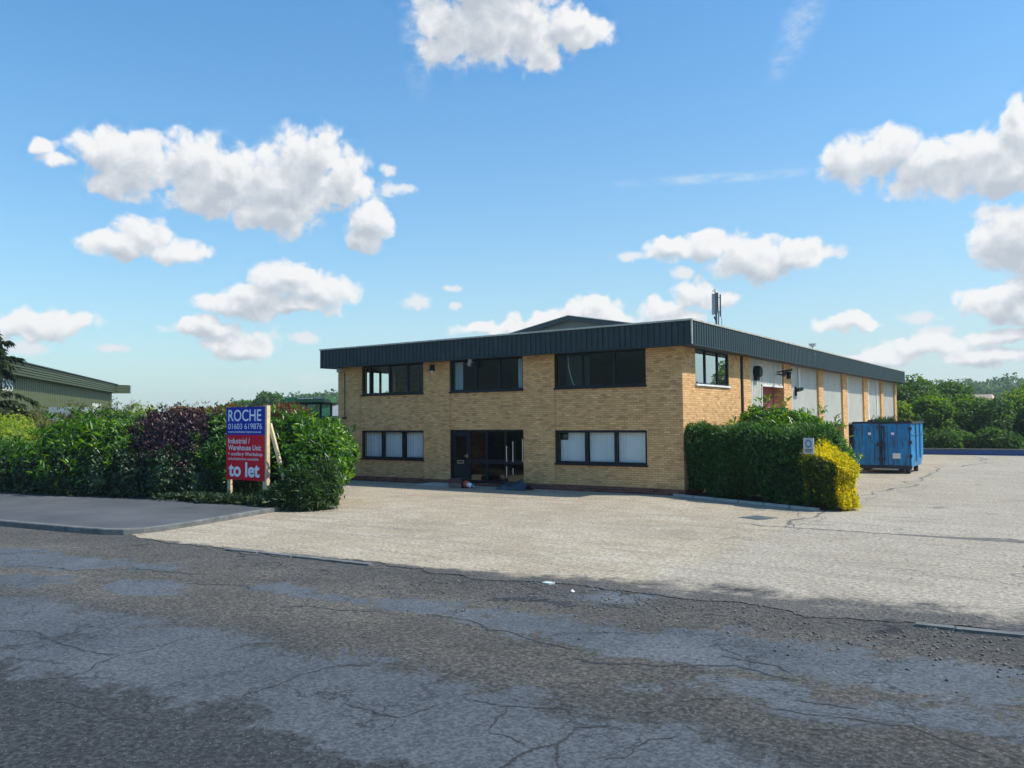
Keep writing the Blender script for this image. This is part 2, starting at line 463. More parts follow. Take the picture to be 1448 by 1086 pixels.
def sheet(name, poly, z, mat, drop=0.0):
    n = len(poly)
    V, E, F = delaunay_2d_cdt([Vector(p) for p in poly], [], [list(range(n))], 1, 1e-5)[:3]
    b = MB()
    tri = []
    for f in F:
        p, q, r = (V[i] for i in f[:3])
        tri.append(tuple(f) if (q - p).cross(r - p) > 0 else tuple(reversed(f)))
    b.add([(v.x, v.y, z) for v in V], tri)
    if drop:
        b.add([(x, y, z) for x, y in poly] + [(x, y, z - drop) for x, y in poly], [(i, (i + 1) % n, n + (i + 1) % n, n + i) for i in range(n)])
    o = b.build(name, mat)
    o['kind'] = 'structure'
    return o

def ribbons(name, lines, z, mat, scale=.0042, drop=.02):
    b = MB()
    for w, pts in lines:
        P = [Vector((*p, 0)) for p in pts]
        for k in range(4):
            Q = []
            for i in range(len(P) - 1):
                a, c = P[i], P[i + 1]
                d = c - a
                Q += [a, (a + c) / 2 + Vector((-d.y, d.x, 0)) * random.gauss(0, .09)]
            P = Q + [P[-1]]
        n = len(P)
        hw = [w * scale * (.35 + 1.3 * random.random() ** 1.5) * min(1, (i + 1) / 4, (n - i) / 4) for i in range(n)]
        vs, fs = [], []
        for i, p in enumerate(P):
            t = (P[min(i + 1, n - 1)] - P[max(0, i - 1)]).normalized()
            nr = Vector((-t.y, t.x, 0))
            vs += [(p.x + nr.x * hw[i], p.y + nr.y * hw[i], z), (p.x - nr.x * hw[i], p.y - nr.y * hw[i], z)]
            if i:
                fs.append((2 * i - 2, 2 * i - 1, 2 * i + 1, 2 * i))
        b.add(vs, fs)
    o = b.build(name, mat)
    o['kind'] = 'structure'
    return o

# terrain: one big sheet, flat near by and rising into low hills far off
def hill_h(x, y):
    r = math.hypot(x, y)
    if r < 170: return -.06
    a = math.degrees(math.atan2(x, y))          # 0 = +y, negative = towards -x
    h = 0.0
    for c, w, hh in ((-50, 6, 8.0), (-57, 3, 1.5), (-38, 7, 7), (-20, 10, 7), (-3, 8, 9), (12, 12, 8)):
        h += hh * math.exp(-((a - c) / w) ** 2)
    t = min(1, (r - 170) / 220.0)
    return -.06 + h * t * t * (3 - 2 * t)
b = MB()
radii = [0, 30, 60, 100, 140, 170, 200, 230, 260, 300, 340, 380, 420, 480, 560, 700]
na = 144
vs = [(0, 0, -.06)]
for r in radii[1:]:
    for k in range(na):
        a = 2 * math.pi * k / na
        x, y = r * math.sin(a), r * math.cos(a)
        vs.append((x, y, hill_h(x, y)))
fs = [(0, 1 + (k + 1) % na, 1 + k) for k in range(na)]
for i in range(len(radii) - 2):
    for k in range(na):
        a0 = 1 + i * na; a1 = a0 + na
        fs.append((a0 + k, a0 + (k + 1) % na, a1 + (k + 1) % na, a1 + k))
b.add(vs, fs)
o = b.build('ground', M['terrain'], smooth=True)
o['kind'] = 'structure'

# the road: a fine grid near by (it carries how much sealed top layer is left), plain beyond
PATCH = [[(-3.33, -19.37), (-1.72, -19.1), (-0.08, -19.07), (1.13, -18.83), (1.98, -18.62), (3.17, -18.85), (3.78, -18.78), (4.53, -18.69), (5.17, -18.75), (5.61, -18.64), (6.43, -18.66), (7.03, -18.8), (7.35, -18.78), (7.83, -18.74), (8.42, -18.77), (8.83, -18.95), (8.15, -20.15), (6.76, -20.59), (5.72, -20.47), (5.11, -20.44), (4.46, -20.44), (3.61, -20.5), (3.09, -20.61), (2.21, -20.76), (1.06, -20.85), (0.66, -20.96)], [(2.46, -16.46), (2.86, -16.1), (3.78, -15.99), (4.59, -15.82), (5.4, -16.11), (6.13, -16.04), (6.78, -15.43), (7.67, -15.6), (8.4, -15.48), (9.28, -15.38), (10.2, -15.21), (10.23, -16.5), (9.56, -16.73), (8.94, -16.8), (8.37, -16.8), (7.91, -16.84), (7.4, -17.03), (6.89, -17.08), (6.46, -17.2), (5.99, -17.13), (5.4, -17.07), (4.86, -16.86), (4.11, -16.72), (3.48, -16.81), (2.72, -16.81)], [(-8.66, -17.26), (-7.08, -16.85), (-5.17, -16.7), (-3.47, -16.57), (-2.02, -16.25), (-2.2, -16.68), (-3.35, -17.16), (-4.0, -17.8), (-5.76, -18.41)], [(-1.92, -18.18), (-2.3, -17.62), (-1.7, -17.25), (-1.04, -17.24), (-0.69, -17.77), (-0.86, -18.23), (-1.31, -18.4)], [(-4.62, -18.86), (-4.14, -18.19), (-3.28, -17.8), (-2.86, -18.24), (-2.96, -18.83), (-3.51, -19.3)], [(-0.28, -16.83), (0.16, -16.36), (1.46, -16.53), (2.31, -16.66), (2.04, -16.94), (1.0, -17.05)], [(4.27, -14.77), (4.65, -14.18), (5.55, -14.18), (5.45, -15.08), (4.85, -15.16)], [(7.1, -18.0), (7.76, -17.79), (8.47, -17.85), (9.14, -17.61), (9.89, -17.47), (10.35, -17.5), (10.33, -16.63), (9.58, -16.92), (8.76, -17.14), (8.01, -17.16), (7.41, -17.42)]]
def sealed_amount(X, Y):
    best = np.full(X.shape, -9.0)
    for poly in PATCH:
        P = np.array(poly)
        inside = np.zeros(X.shape, bool); dist = np.full(X.shape, 9.0)
        for i in range(len(P)):
            (ax, ay), (bx, by) = P[i], P[(i + 1) % len(P)]
            cond = (ay > Y) != (by > Y)
            xi = (bx - ax) * (Y - ay) / (by - ay + 1e-12) + ax
            inside ^= cond & (X < xi)
            L2 = (bx - ax) ** 2 + (by - ay) ** 2 + 1e-9
            u = np.clip(((X - ax) * (bx - ax) + (Y - ay) * (by - ay)) / L2, 0, 1)
            dist = np.minimum(dist, np.hypot(X - ax - u * (bx - ax), Y - ay - u * (by - ay)))
        best = np.maximum(best, np.where(inside, dist, -dist))
    return np.clip(.5 + best / 1.5, 0, 1)
gx = np.concatenate([[-260, -120, -60, -40], np.arange(-26, 16.01, .14), [30, 60, 120, 260]])
gt = np.concatenate([[-60, -30, -16], np.arange(-10, .55, .14), [1.2]])
GX, GT = np.meshgrid(gx, gt)
GY = KERB0 + KERBS * GX + GT
far_ = np.clip((-7.0 - GX) / 40, 0, 1) * (GT > -1)
GY = GY - np.clip(-9 - GX, 0, None) * .04 * (GT > -.6)
nx_, ny_ = len(gx), len(gt)
ii = np.arange(nx_ * ny_).reshape(ny_, nx_)
Fq = np.stack([ii[:-1, :-1], ii[:-1, 1:], ii[1:, 1:], ii[1:, :-1]], -1).reshape(-1, 4)
o = arrays_obj('road', np.c_[GX.ravel(), GY.ravel(), np.full(GX.size, -.012)], Fq, M['road'])
at = o.data.attributes.new('sealed', 'FLOAT', 'POINT')
at.data.foreach_set('value', sealed_amount(GX.ravel(), GY.ravel()).astype(np.float32))
o['kind'] = 'structure'
edge = [(-7.3, -14.6), (-3.3, -14.88), (-1.5, -14.62), (1.3, -14.3), (4.0, -14.15), (6.3, -14.1), (8.9, -13.88), (9.9, -13.82), (16, -13.1), (45, -10.6)]
def rough_line(pts, amp, it):
    P = [Vector((*p, 0)) for p in pts]
    for k in range(it):
        Q = []
        for i in range(len(P) - 1):
            a, c = P[i], P[i + 1]
            d = c - a
            Q += [a, (a + c) / 2 + Vector((-d.y, d.x, 0)).normalized() * random.gauss(0, 1) * min(amp, d.length * .1)]
        P = Q + [P[-1]]
        amp *= .65
    return [(p.x, p.y) for p in P]
edge = rough_line(edge, .16, 5)
sheet('yard', edge + [(45, 60), (26, 60), (26, 34.45), (-.8, 34.45), (-.8, 44), (-17.5, 44), (-17.5, -1), (-9, -8.2), (-8.0, -10.2), (-7.5, -12.0), (-7.1, -13.6)], 0.0, M['yard'], .014)
# a darker tarmac apron broken along the yard edge

ribbons('road_cracks', [(3, [(-0.4, -20.23), (0.46, -20.13), (1.22, -20.11), (1.89, -20.0)]), (2, [(0.37, -20.55), (0.56, -20.18)]), (2, [(1.89, -20.0), (1.95, -19.53), (1.94, -19.03)]), (2, [(0.54, -20.01), (0.39, -19.51), (0.48, -19.25)]), (2, [(1.89, -20.0), (2.14, -20.44), (2.18, -20.74)]), (2.2, [(4.25, -20.52), (4.2, -20.19), (4.16, -19.74), (4.1, -19.47), (4.19, -18.97), (4.5, -18.8)]), (2, [(5.04, -19.75), (5.47, -19.74), (5.71, -19.72), (5.76, -19.55), (5.8, -19.3)]), (1.5, [(5.71, -19.72), (5.78, -20.07)]), (2, [(6.32, -19.0), (6.47, -19.36), (6.51, -19.5)]), (2, [(5.85, -19.02), (6.04, -19.03), (6.32, -19.0), (6.81, -18.78), (6.87, -18.83)]), (3.5, [(7.05, -20.12), (7.02, -19.79), (7.03, -19.63), (7.14, -19.46), (7.08, -19.09), (7.3, -18.89)]), (3, [(7.14, -19.46), (7.29, -19.72), (7.42, -19.88)]), (1.5, [(6.56, -19.56), (6.95, -19.62)]), (2, [(7.58, -19.53), (7.69, -19.41), (7.73, -18.95), (7.86, -18.81)]), (4, [(3.48, -16.81), (4.11, -16.72), (4.64, -16.99), (4.94, -16.92), (5.37, -17.08), (5.99, -17.13)]), (5, [(6.09, -17.44), (6.54, -17.36), (6.94, -17.19), (7.13, -17.01)]), (24, [(3.68, -15.69), (3.85, -15.42), (4.09, -15.33), (4.48, -15.29), (4.89, -15.38)]), (4, [(-2.69, -14.7), (-0.89, -14.18), (0.23, -13.85), (1.44, -13.71), (2.74, -13.62), (4.01, -14.14), (4.76, -13.99)]), (4, [(-5.1, -17.99), (-3.79, -17.66), (-2.85, -16.93), (-1.33, -16.59)]), (4, [(7.14, -17.12), (7.61, -16.75), (8.21, -16.85)]), (3, [(8.39, -17.47), (8.67, -17.41), (8.91, -17.39)]), (3, [(7.34, -16.48), (7.74, -16.53), (8.15, -16.73)]), (2, [(1.57, -13.87), (2.86, -14.4), (3.56, -14.23)]), (3, [(-1.04, -17.31), (-0.32, -16.92), (0.18, -17.04)]), (3, [(1.54, -17.56), (2.36, -17.23), (3.16, -17.0)]), (2, [(8.27, -17.78), (8.78, -17.69), (9.41, -17.62), (9.92, -17.93)]), (2, [(2.62, -21.15), (3.34, -21.01), (4.0, -20.94)]), (2, [(7.38, -18.57), (7.54, -18.05), (7.92, -17.69)])], -.0085, M['crack'])
ribbons('yard_cracks', [(3, [(-4.13, -11.14), (-2.59, -10.81), (-1.5, -10.59), (-0.25, -10.64)]), (2, [(2.82, -10.84), (3.72, -10.98)]), (2.5, [(7.47, -10.23), (8.34, -10.29), (9.73, -10.75)]), (3, [(5.32, -6.66), (5.21, -4.72), (5.09, -3.46)]), (3, [(5.29, 0.26), (5.25, 2.73), (5.48, 9.39)]), (4, [(9.72, -10.88), (9.71, -8.84), (9.79, -7.98)]), (2.5, [(3.19, -1.38), (5.06, -5.85)]), (2, [(0.2, -10.74), (2.0, -10.81), (2.64, -10.2)]), (2, [(6.29, 3.85), (9.21, 1.81)]), (2, [(6.28, -2.76), (9.43, -2.84)])], .0015, M['ycrack'])
ribbons('yard_joint', [(14, [(4.98, -6), (5.0, -3.4), (5.03, 3.4), (4.9, 9.5), (5.03, 15.1), (4.92, 33.5)]), (13, [(3.75, -5.9), (5.3, -6.0), (7.2, -5.95), (8.2, -5.92), (22, -5.8)])], .003, M['ycrack'])
sheet('repair_strip', jitter_poly([(7.0, -6.02), (9, -6.06), (22, -5.9), (22, -5.45), (9.5, -5.62), (8.2, -5.8)], .05, 3), .0022, M['ycrack'])

# pavement with kerb
kl = [(-260, -44.0), (-60, -20.9), (-25, -16.9), (-11.66, -15.43), (-8.86, -15.11), (-7.75, -14.93), (-7.3, -14.72), (-7.08, -14.35), (-7.05, -13.9), (-7.2, -13.1), (-7.55, -11.7), (-7.95, -10.3), (-8.1, -9.4)]
KH = .125
def offset_line(pts, d):
    out = []
    for i, p in enumerate(pts):
        a, c = Vector(pts[max(0, i - 1)]), Vector(pts[min(len(pts) - 1, i + 1)])
        t = (c - a).normalized()
        out.append((p[0] - t.y * d, p[1] + t.x * d))
    return out
kin = offset_line(kl, .14)
hts = [KH] * 9 + [KH * .97, KH * .95, KH * .95, KH * .95]
b = MB()
n = len(kl)
for i in range(n):
    h = hts[i]
    k0, k1 = kl[i], kin[i]
    c0 = (k0[0] + (k1[0] - k0[0]) * .12, k0[1] + (k1[1] - k0[1]) * .12)
    b.v += [(k0[0], k0[1], -.03), (k0[0], k0[1], h - .02), (c0[0], c0[1], h), (k1[0], k1[1], h), (k1[0], k1[1], -.03)]
for i in range(n - 1):
    for k in range(4):
        b.f.append((5 * i + k, 5 * i + k + 1, 5 * i + k + 6, 5 * i + k + 5)); b.mi.append(0)
o = b.build('kerb', M['kerb'], fix=True)
o['kind'] = 'structure'
sheet('pavement', kin + [(-9.6, -9.6), (-14.5, -10.0), (-20.4, -11.5), (-40, -14.2), (-260, -40.5)], .117, M['pave'], .13)
def strip_block(name, lines, z1, mat):
    b = MB()
    for a, c, w in lines:
        b.bar((a[0], a[1], z1 / 2 - .02), (c[0], c[1], z1 / 2 - .02), w, z1 + .04)
    o = b.build(name, mat)
    o['kind'] = 'structure'
    return o
# dropped kerb stones left along the yard mouth
ks = []
for x0, x1 in ((-3.35, -2.5), (-2.47, -1.6), (-1.56, -.9), (-.86, .3), (8.85, 9.25), (9.28, 9.95), (10.0, 10.9), (10.95, 11.9)):
    f = lambda x: -14.62 + .075 * (x + 1.5) if x < 5 else -14.02 + .085 * (x - 8.5)
    ks.append(((x0, f(x0) - .05 + random.uniform(-.02, .02)), (x1, f(x1) - .05 + random.uniform(-.02, .02)), .125))
strip_block('dropped_kerb', ks, .022, M['kerb'])
# kerb edging in front of the clipped hedge
e_ = Vector((.916, -.40, 0)); n_ = Vector((.40, .916, 0)); A_ = Vector((.1, .12, 0))
ks = []
p0 = Vector((-.35, -.12, 0)); p1 = Vector((4.75, -2.24, 0))
for k in range(6):
    a, c = p0.lerp(p1, k / 6 + .004), p0.lerp(p1, (k + 1) / 6 - .004)
    ks.append(((a.x, a.y), (c.x, c.y), .11))
strip_block('kerb_edging', ks, .07, M['concrete'])
o = MB().prism([(-.2, 0.05), (4.75, -2.1), (5.1, -1.75), (4.3, .2), (3.3, 5.6), (.1, 6.2), (.1, .1)], -.02, .03).build('planting_bed', M['soil'])
o['kind'] = 'structure'
o = MB().prism([(-7.5, -8.8), (-7.7, -9.2), (-8.5, -9.5), (-9.6, -9.8), (-14.5, -10.2), (-20.4, -11.6), (-40, -14.3), (-40, -4), (-11.5, -5.2), (-9.0, -7.5)], -.03, .128).build('hedge_bank', M['soil'])
o['kind'] = 'structure'

# loose stones
def stones(n, fx, zs, size):
    V, F = [], []
    base = np.array([(1, 0, 0), (-1, 0, 0), (0, 1, 0), (0, -1, 0), (0, 0, 1), (0, 0, -1)], float)
    tri = np.array([(0, 2, 4), (2, 1, 4), (1, 3, 4), (3, 0, 4), (2, 0, 5), (1, 2, 5), (3, 1, 5), (0, 3, 5)])
    for i in range(n):
        x, y = fx()
        s = size[0] * (size[1] / size[0]) ** (random.random() ** 2.2)
        q = base * (rng.uniform(.6, 1.2, (6, 1))) * np.array([1, random.uniform(.6, 1), .55]) * s
        a = random.uniform(0, 6.28)
        q = np.c_[q[:, 0] * math.cos(a) - q[:, 1] * math.sin(a), q[:, 0] * math.sin(a) + q[:, 1] * math.cos(a), q[:, 2]]
        V.append(q + np.array([x, y, zs + s * .3])); F.append(tri + 6 * i)
    return np.concatenate(V), np.concatenate(F)
def edge_pt():
    x = random.uniform(-6, 12)
    if random.random() < .6: x = random.uniform(2, 10.5)
    return x, KERB0 + KERBS * x + random.gauss(-.7, .75)
V1, F1 = stones(4800, edge_pt, -.009, (.006, .030))
V2, F2 = stones(500, lambda: (random.uniform(-9, 12), random.uniform(-15, -2)), 0.0, (.005, .017))
o = arrays_obj('gravel', np.concatenate([V1, V2]), np.concatenate([F1, F2 + len(V1)]), M['stone'])
tag(o, 'loose dark stone chips scattered along the broken road edge', 'gravel', kind='stuff')
b = MB(); b.add([(3.68, -14.3, .01), (3.82, -14.31, .012), (3.88, -14.24, .022), (3.72, -14.22, .016), (3.68, -14.3, -.01), (3.82, -14.31, -.01), (3.88, -14.24, -.01), (3.72, -14.22, -.01)],
    [(0, 1, 2, 3), (0, 4, 5, 1), (1, 5, 6, 2), (2, 6, 7, 3), (3, 7, 4, 0)])
tag(b.build('concrete_fragment', M['white_metal']), 'flat pale fragment lying on the broken edge between yard and road', 'fragment')
V1, F1 = stones(1, lambda: (4.4, -14.6), -.012, (.05, .051))
tag(arrays_obj('white_stone', V1, F1, M['signwhite']), 'small white stone on the dark gravel just below the pale fragment', 'stone')
# drain cover in the yard
t = thing('drain_cover', 'grey iron drain cover set flat in the beige concrete yard', 'drain cover', (3.85, -4.55, 0), R(-24))
MB().box((-.34, -.34, .001), (.34, .34, .006)).build('cover_frame', M['darksteel'], t)
b = MB()
for k in range(9):
    b.box((-.29, -.29 + k * .066, .0065), (.29, -.25 + k * .066, .011))
b.build('grating', M['steel'], t)

# ------------------------------------------------------------------ office building
B = thing('brick_building', 'two storey buff brick office with slate blue ribbed fascia and long warehouse side', 'building')
L, FH0, FH1, OV, DEP = 16.0, 4.87, 5.62, .57, 37.9

def wall_grid(b, xs, zs, holes, to3, depth):
    """solid wall of cells; faces on the outside, the inside and round the openings"""
    solid = {}
    for i in range(len(xs) - 1):
        for k in range(len(zs) - 1):
            cx, cz = (xs[i] + xs[i + 1]) / 2, (zs[k] + zs[k + 1]) / 2
            solid[i, k] = not any(h[0] < cx < h[1] and h[2] < cz < h[3] for h in holes)
    for (i, k), s in solid.items():
        if not s: continue
        x0, x1, z0, z1 = xs[i], xs[i + 1], zs[k], zs[k + 1]
        c = lambda x, d, z: to3(x, d, z)
        b.quad(c(x0, 0, z0), c(x1, 0, z0), c(x1, 0, z1), c(x0, 0, z1))
        b.quad(c(x1, depth, z0), c(x0, depth, z0), c(x0, depth, z1), c(x1, depth, z1))
        if not solid.get((i - 1, k)): b.quad(c(x0, depth, z0), c(x0, 0, z0), c(x0, 0, z1), c(x0, depth, z1))
        if not solid.get((i + 1, k)): b.quad(c(x1, 0, z0), c(x1, depth, z0), c(x1, depth, z1), c(x1, 0, z1))
        if not solid.get((i, k - 1)): b.quad(c(x0, depth, z0), c(x1, depth, z0), c(x1, 0, z0), c(x0, 0, z0))
        if not solid.get((i, k + 1)): b.quad(c(x0, 0, z1), c(x1, 0, z1), c(x1, depth, z1), c(x0, depth, z1))

UZ = (3.63, 4.868)
LZ = (.95, 2.13)
WB = [(-14.6, -11.1), (-9.74, -6.26), (-4.9, -1.3)]
b = MB()
holes = [(a, c, *UZ) for a, c in WB] + [(WB[0][0], WB[0][1], *LZ), (WB[2][0], WB[2][1], *LZ), (WB[1][0], WB[1][1], .12, 2.15)]
wall_grid(b, [-14.69, -14.6, -11.1, -9.74, -6.26, -4.9, -1.3, -1.29], [.2, .95, 2.13, 2.15, 3.63, 4.868], holes + [(-9.74, -6.26, -1, .3)], lambda x, d, z: (x, d, z), .28)
# brick piers standing a little proud between the bays
for x0, x1 in ((-L, -14.69), (-11.1, -9.74), (-6.26, -4.9), (-1.295, 0)):
    b.box((x0, -.045, .2), (x1, .30, 4.868))
# right hand wall of the office with its one upper window
wall_grid(b, [.301, 1.05, 4.25, 5.5], [.2, 3.66, 4.868], [(1.05, 4.25, 3.66, 4.868)], lambda x, d, z: (-d, x, z), .28)
b.box((-.28, 5.82, .0), (0, 6.7, 4.868))
# left hand wall with an upper window
wall_grid(b, [.301, 1.44, 3.28, 7.4], [.2, 3.66, 4.80, 4.868], [(1.44, 3.28, 3.66, 4.80)], lambda x, d, z: (-L + .25 - .25 + d, x, z), .28)
b.box((-L, 7.4, 0), (-L + .3, DEP, 4.868))
b.box((-L + .3, DEP - .3, 0), (-.02, DEP, 4.868))
b.build('brick_wall', M['brick'], B)
# red brick plinth
b = MB()
b.box((-L - .03, -.075, -.02), (-9.74, .3, .2)); b.box((-9.74, .02, -.02), (-6.26, .3, .115)); b.box((-6.26, -.075, -.02), (.03, .3, .2))
b.box((-.28, .3, -.02), (.03, 5.5, .2)); b.box((-L - .03, .3, -.02), (-L + .28, 7.4, .2))
b.build('plinth', M['plinth'], B)
MB().box((-.26, 5.5, -.02), (-.05, 5.82, 4.868)).build('shadow_gap', M['pipe'], B)
MB().tube([(-.0, 5.66, 0), (-.0, 5.66, 4.86)], .06, 10).build('downpipe', M['pipe'], B)

# ribbed fascia: folded sheet running round three sides
def ribbed(p0, p1, z0, z1, pitch=.21, d=.032):
    p0, p1 = Vector(p0), Vector(p1)
    t = (p1 - p0); ln = t.length; t.normalize()
    nrm = Vector((t.y, -t.x, 0))
    k = max(1, round(ln / pitch)); pt = ln / k
    prof = []
    for i in range(k):
        a = i * pt
        prof += [(a, 0), (a + pt * .62, 0), (a + pt * .70, -d), (a + pt * .92, -d)]
    prof.append((ln, 0))
    vs, fs = [], []
    for s_, o_ in prof:
        q = p0 + t * s_ + nrm * o_
        vs += [(q.x, q.y, z0), (q.x, q.y, z1)]
    for i in range(len(prof) - 1):
        fs.append((2 * i, 2 * i + 2, 2 * i + 3, 2 * i + 1))
    return vs, fs
for p0, p1 in (((-L - OV, -OV, 0), (OV, -OV, 0)), ((OV, -OV, 0), (OV, DEP, 0)), ((-L - OV, DEP, 0), (-L - OV, -OV, 0))):
    b = MB(); b.add(*ribbed(p0, p1, FH0, FH1))
    b.build('fascia', M['fascia'], B)
for y in (13.85, 30.2):
    MB().box((OV - .02, y, FH0), (OV + .012, y + .06, FH1)).build('fascia_joint', M['fascia'], B)
b = MB()      # backing, edge trims and corner piece of the fascia
x0, x1, y0 = -L - OV, OV, -OV
b.box((x0 + .05, y0 + .045, FH0 + .01), (x1 - .05, y0 + .12, FH1 - .01))
b.box((x1 - .12, y0 + .125, FH0 + .01), (x1 - .045, DEP - .01, FH1 - .01))
b.box((x0 + .045, y0 + .125, FH0 + .01), (x0 + .12, DEP - .01, FH1 - .01))
b.box((x0 - .012, y0 - .014, FH0 - .03), (x1 + .012, y0 + .03, FH0)); b.box((x1 - .03, y0 + .032, FH0 - .03), (x1 + .014, DEP, FH0)); b.box((x0 - .012, y0 + .032, FH0 - .03), (x0 + .03, DEP, FH0))
b.build('fascia_trim', M['fascia'], B)
b = MB()
b.box((x1 - .028, y0 - .016, FH0 + .001), (x1 + .016, y0 + .028, FH1 - .001))
b.build('corner_trim', M['cap'], B)
b = MB()
b.box((x0 - .03, y0 - .035, FH1), (x1 + .03, y0 + .30, FH1 + .055))
b.box((x1 - .30, y0 + .302, FH1), (x1 + .03, DEP + .02, FH1 + .055))
b.box((x0 - .03, y0 + .302, FH1), (x0 + .30, DEP + .02, FH1 + .055))
b.build('fascia_cap', M['cap'], B)
b = MB()
b.box((x0 + .04, y0 + .035, FH0 - .012), (x1 - .04, .27, FH0 + .008)); b.box((-.27, .272, FH0 - .012), (x1 - .04, DEP - .01, FH0 + .008)); b.box((x0 + .04, .272, FH0 - .012), (-L + .27, DEP - .01, FH0 + .008))
b.build('soffit', M['soffit'], B)
MB().box((x0 + .13, y0 + .13, FH1 - .2), (x1 - .13, 7.6, FH1 - .08)).build('flat_roof', M['roof'], B)
# pitched warehouse roof behind
PK, PZ, SL = -8.7, 7.22, .185
b = MB()
for s, xe in ((-1, -L), (1, 0)):
    ze = PZ - SL * abs(xe - PK)
    q = [(PK, 7.45, PZ), (xe, 7.45, ze), (xe, DEP, ze), (PK, DEP, PZ)]
    b.add(q + [(x, y, z - .12) for x, y, z in q], [(0, 1, 2, 3), (7, 6, 5, 4), (0, 4, 5, 1), (1, 5, 6, 2), (2, 6, 7, 3)])
b.build('pitched_roof', M['roof'], B, fix=True)
zl, zr = PZ - SL * (L + PK), PZ - SL * (-PK)
b = MB(); b.add([(-L, 7.62, 5.4), (0, 7.62, 5.4), (0, 7.62, zr - .1), (PK, 7.62, PZ - .1), (-L, 7.62, zl - .1)], [(0, 1, 2, 3, 4)])
b.build('gable', M['gable'], B)
b = MB()
b.bar((PK, 7.42, PZ - .02), (-L - .2, 7.42, zl - .05), .1, .20); b.bar((PK, 7.42, PZ - .02), (.1, 7.42, zr - .05), .1, .20)
b.build('barge_board', M['barge'], B)
b = MB(); b.bar((PK, 7.44, PZ + .10), (-L - .2, 7.44, zl + .07), .2, .03); b.bar((PK, 7.44, PZ + .10), (.1, 7.44, zr + .07), .2, .03)
b.build('barge_flashing', M['cap'], B)

# inside: floors, ceilings, partition walls of the office rooms
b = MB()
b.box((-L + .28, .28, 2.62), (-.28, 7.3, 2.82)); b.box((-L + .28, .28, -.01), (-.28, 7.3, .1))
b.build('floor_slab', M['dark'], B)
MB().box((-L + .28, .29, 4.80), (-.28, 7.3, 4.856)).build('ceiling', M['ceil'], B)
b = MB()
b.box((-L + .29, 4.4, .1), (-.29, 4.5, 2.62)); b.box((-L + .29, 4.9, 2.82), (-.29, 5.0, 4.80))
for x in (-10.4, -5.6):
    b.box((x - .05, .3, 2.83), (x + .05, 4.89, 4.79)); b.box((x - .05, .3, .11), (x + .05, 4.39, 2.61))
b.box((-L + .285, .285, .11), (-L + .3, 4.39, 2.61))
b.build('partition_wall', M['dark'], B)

def blind_strip(b, x0, x1, z0, z1, y, w=.09):
    k = max(2, round((x1 - x0) / w))
    for i in range(k):
        a = x0 + (x1 - x0) * i / k; c = x0 + (x1 - x0) * (i + 1) / k
        tw = random.uniform(.004, .012)
        b.quad((a, y + tw, z0), (c + .006, y - tw, z0), (c + .006, y - tw, z1), (a, y + tw, z1))

def window(x0, x1, z0, z1, panes, y=.10, frame=.075, sill=True, glass='glass', blinds=(), fy=.02, to3=None, sillmat='frame'):
    """aluminium window: frame part with a pane per light and blinds below it"""
    T = to3 or (lambda p: p)
    def tr(mb):
        mb.v = [T(p) for p in mb.v]
        return mb
    b = MB()
    d0, d1 = fy, fy + .09
    b.box((x0, d0, z0), (x1, d1, z0 + frame)); b.box((x0, d0, z1 - frame), (x1, d1, z1))
    b.box((x0, d0, z0 + frame), (x0 + frame, d1, z1 - frame)); b.box((x1 - frame, d0, z0 + frame), (x1, d1, z1 - frame))
    xs = [x0] + [x0 + (x1 - x0) * k for k in panes] + [x1]
    for x in xs[1:-1]:
        b.box((x - frame * .6, d0 + .005, z0 + frame), (x + frame * .6, d1 - .005, z1 - frame))
    w = tr(b).build('window', M['frame'], B, fix=True)
    if sill:
        tr(MB().box((x0 - .03, -.06, z0 - .05), (x1 + .03, fy - .002, z0 + .012))).build('sill', M[sillmat], w, fix=True)
    for i in range(len(xs) - 1):
        q = MB().quad((xs[i] + .02, d0 + .045, z0 + .02), (xs[i + 1] - .02, d0 + .045, z0 + .02), (xs[i + 1] - .02, d0 + .045, z1 - .02), (xs[i] + .02, d0 + .045, z1 - .02))
        tr(q).build('pane', M[glass], w)
    for bx0, bx1, bz0, bz1 in blinds:
        q = MB(); blind_strip(q, bx0, bx1, bz0, bz1, d1 + .08)
        tr(q).build('blind', M['blind'], w)
    return w
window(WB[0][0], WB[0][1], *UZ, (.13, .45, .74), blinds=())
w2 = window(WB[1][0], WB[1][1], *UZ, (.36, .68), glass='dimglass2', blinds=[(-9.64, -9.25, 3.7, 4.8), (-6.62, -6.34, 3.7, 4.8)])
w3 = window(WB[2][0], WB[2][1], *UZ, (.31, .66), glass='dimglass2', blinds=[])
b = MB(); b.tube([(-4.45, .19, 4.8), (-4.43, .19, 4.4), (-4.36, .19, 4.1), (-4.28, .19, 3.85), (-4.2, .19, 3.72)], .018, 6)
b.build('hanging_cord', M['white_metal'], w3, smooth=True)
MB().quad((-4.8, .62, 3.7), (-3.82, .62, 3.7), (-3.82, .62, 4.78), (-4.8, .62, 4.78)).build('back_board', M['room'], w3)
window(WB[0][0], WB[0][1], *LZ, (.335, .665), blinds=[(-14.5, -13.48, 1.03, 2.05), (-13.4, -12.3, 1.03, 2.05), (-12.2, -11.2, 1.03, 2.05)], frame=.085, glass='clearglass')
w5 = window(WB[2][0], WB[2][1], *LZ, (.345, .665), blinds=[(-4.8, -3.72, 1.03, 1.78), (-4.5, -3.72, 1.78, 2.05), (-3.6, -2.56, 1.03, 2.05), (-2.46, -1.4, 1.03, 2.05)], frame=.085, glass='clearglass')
MB().box((-4.62, .08, 1.83), (-4.46, .10, 1.99)).build('notice', M['darksteel'], w5)
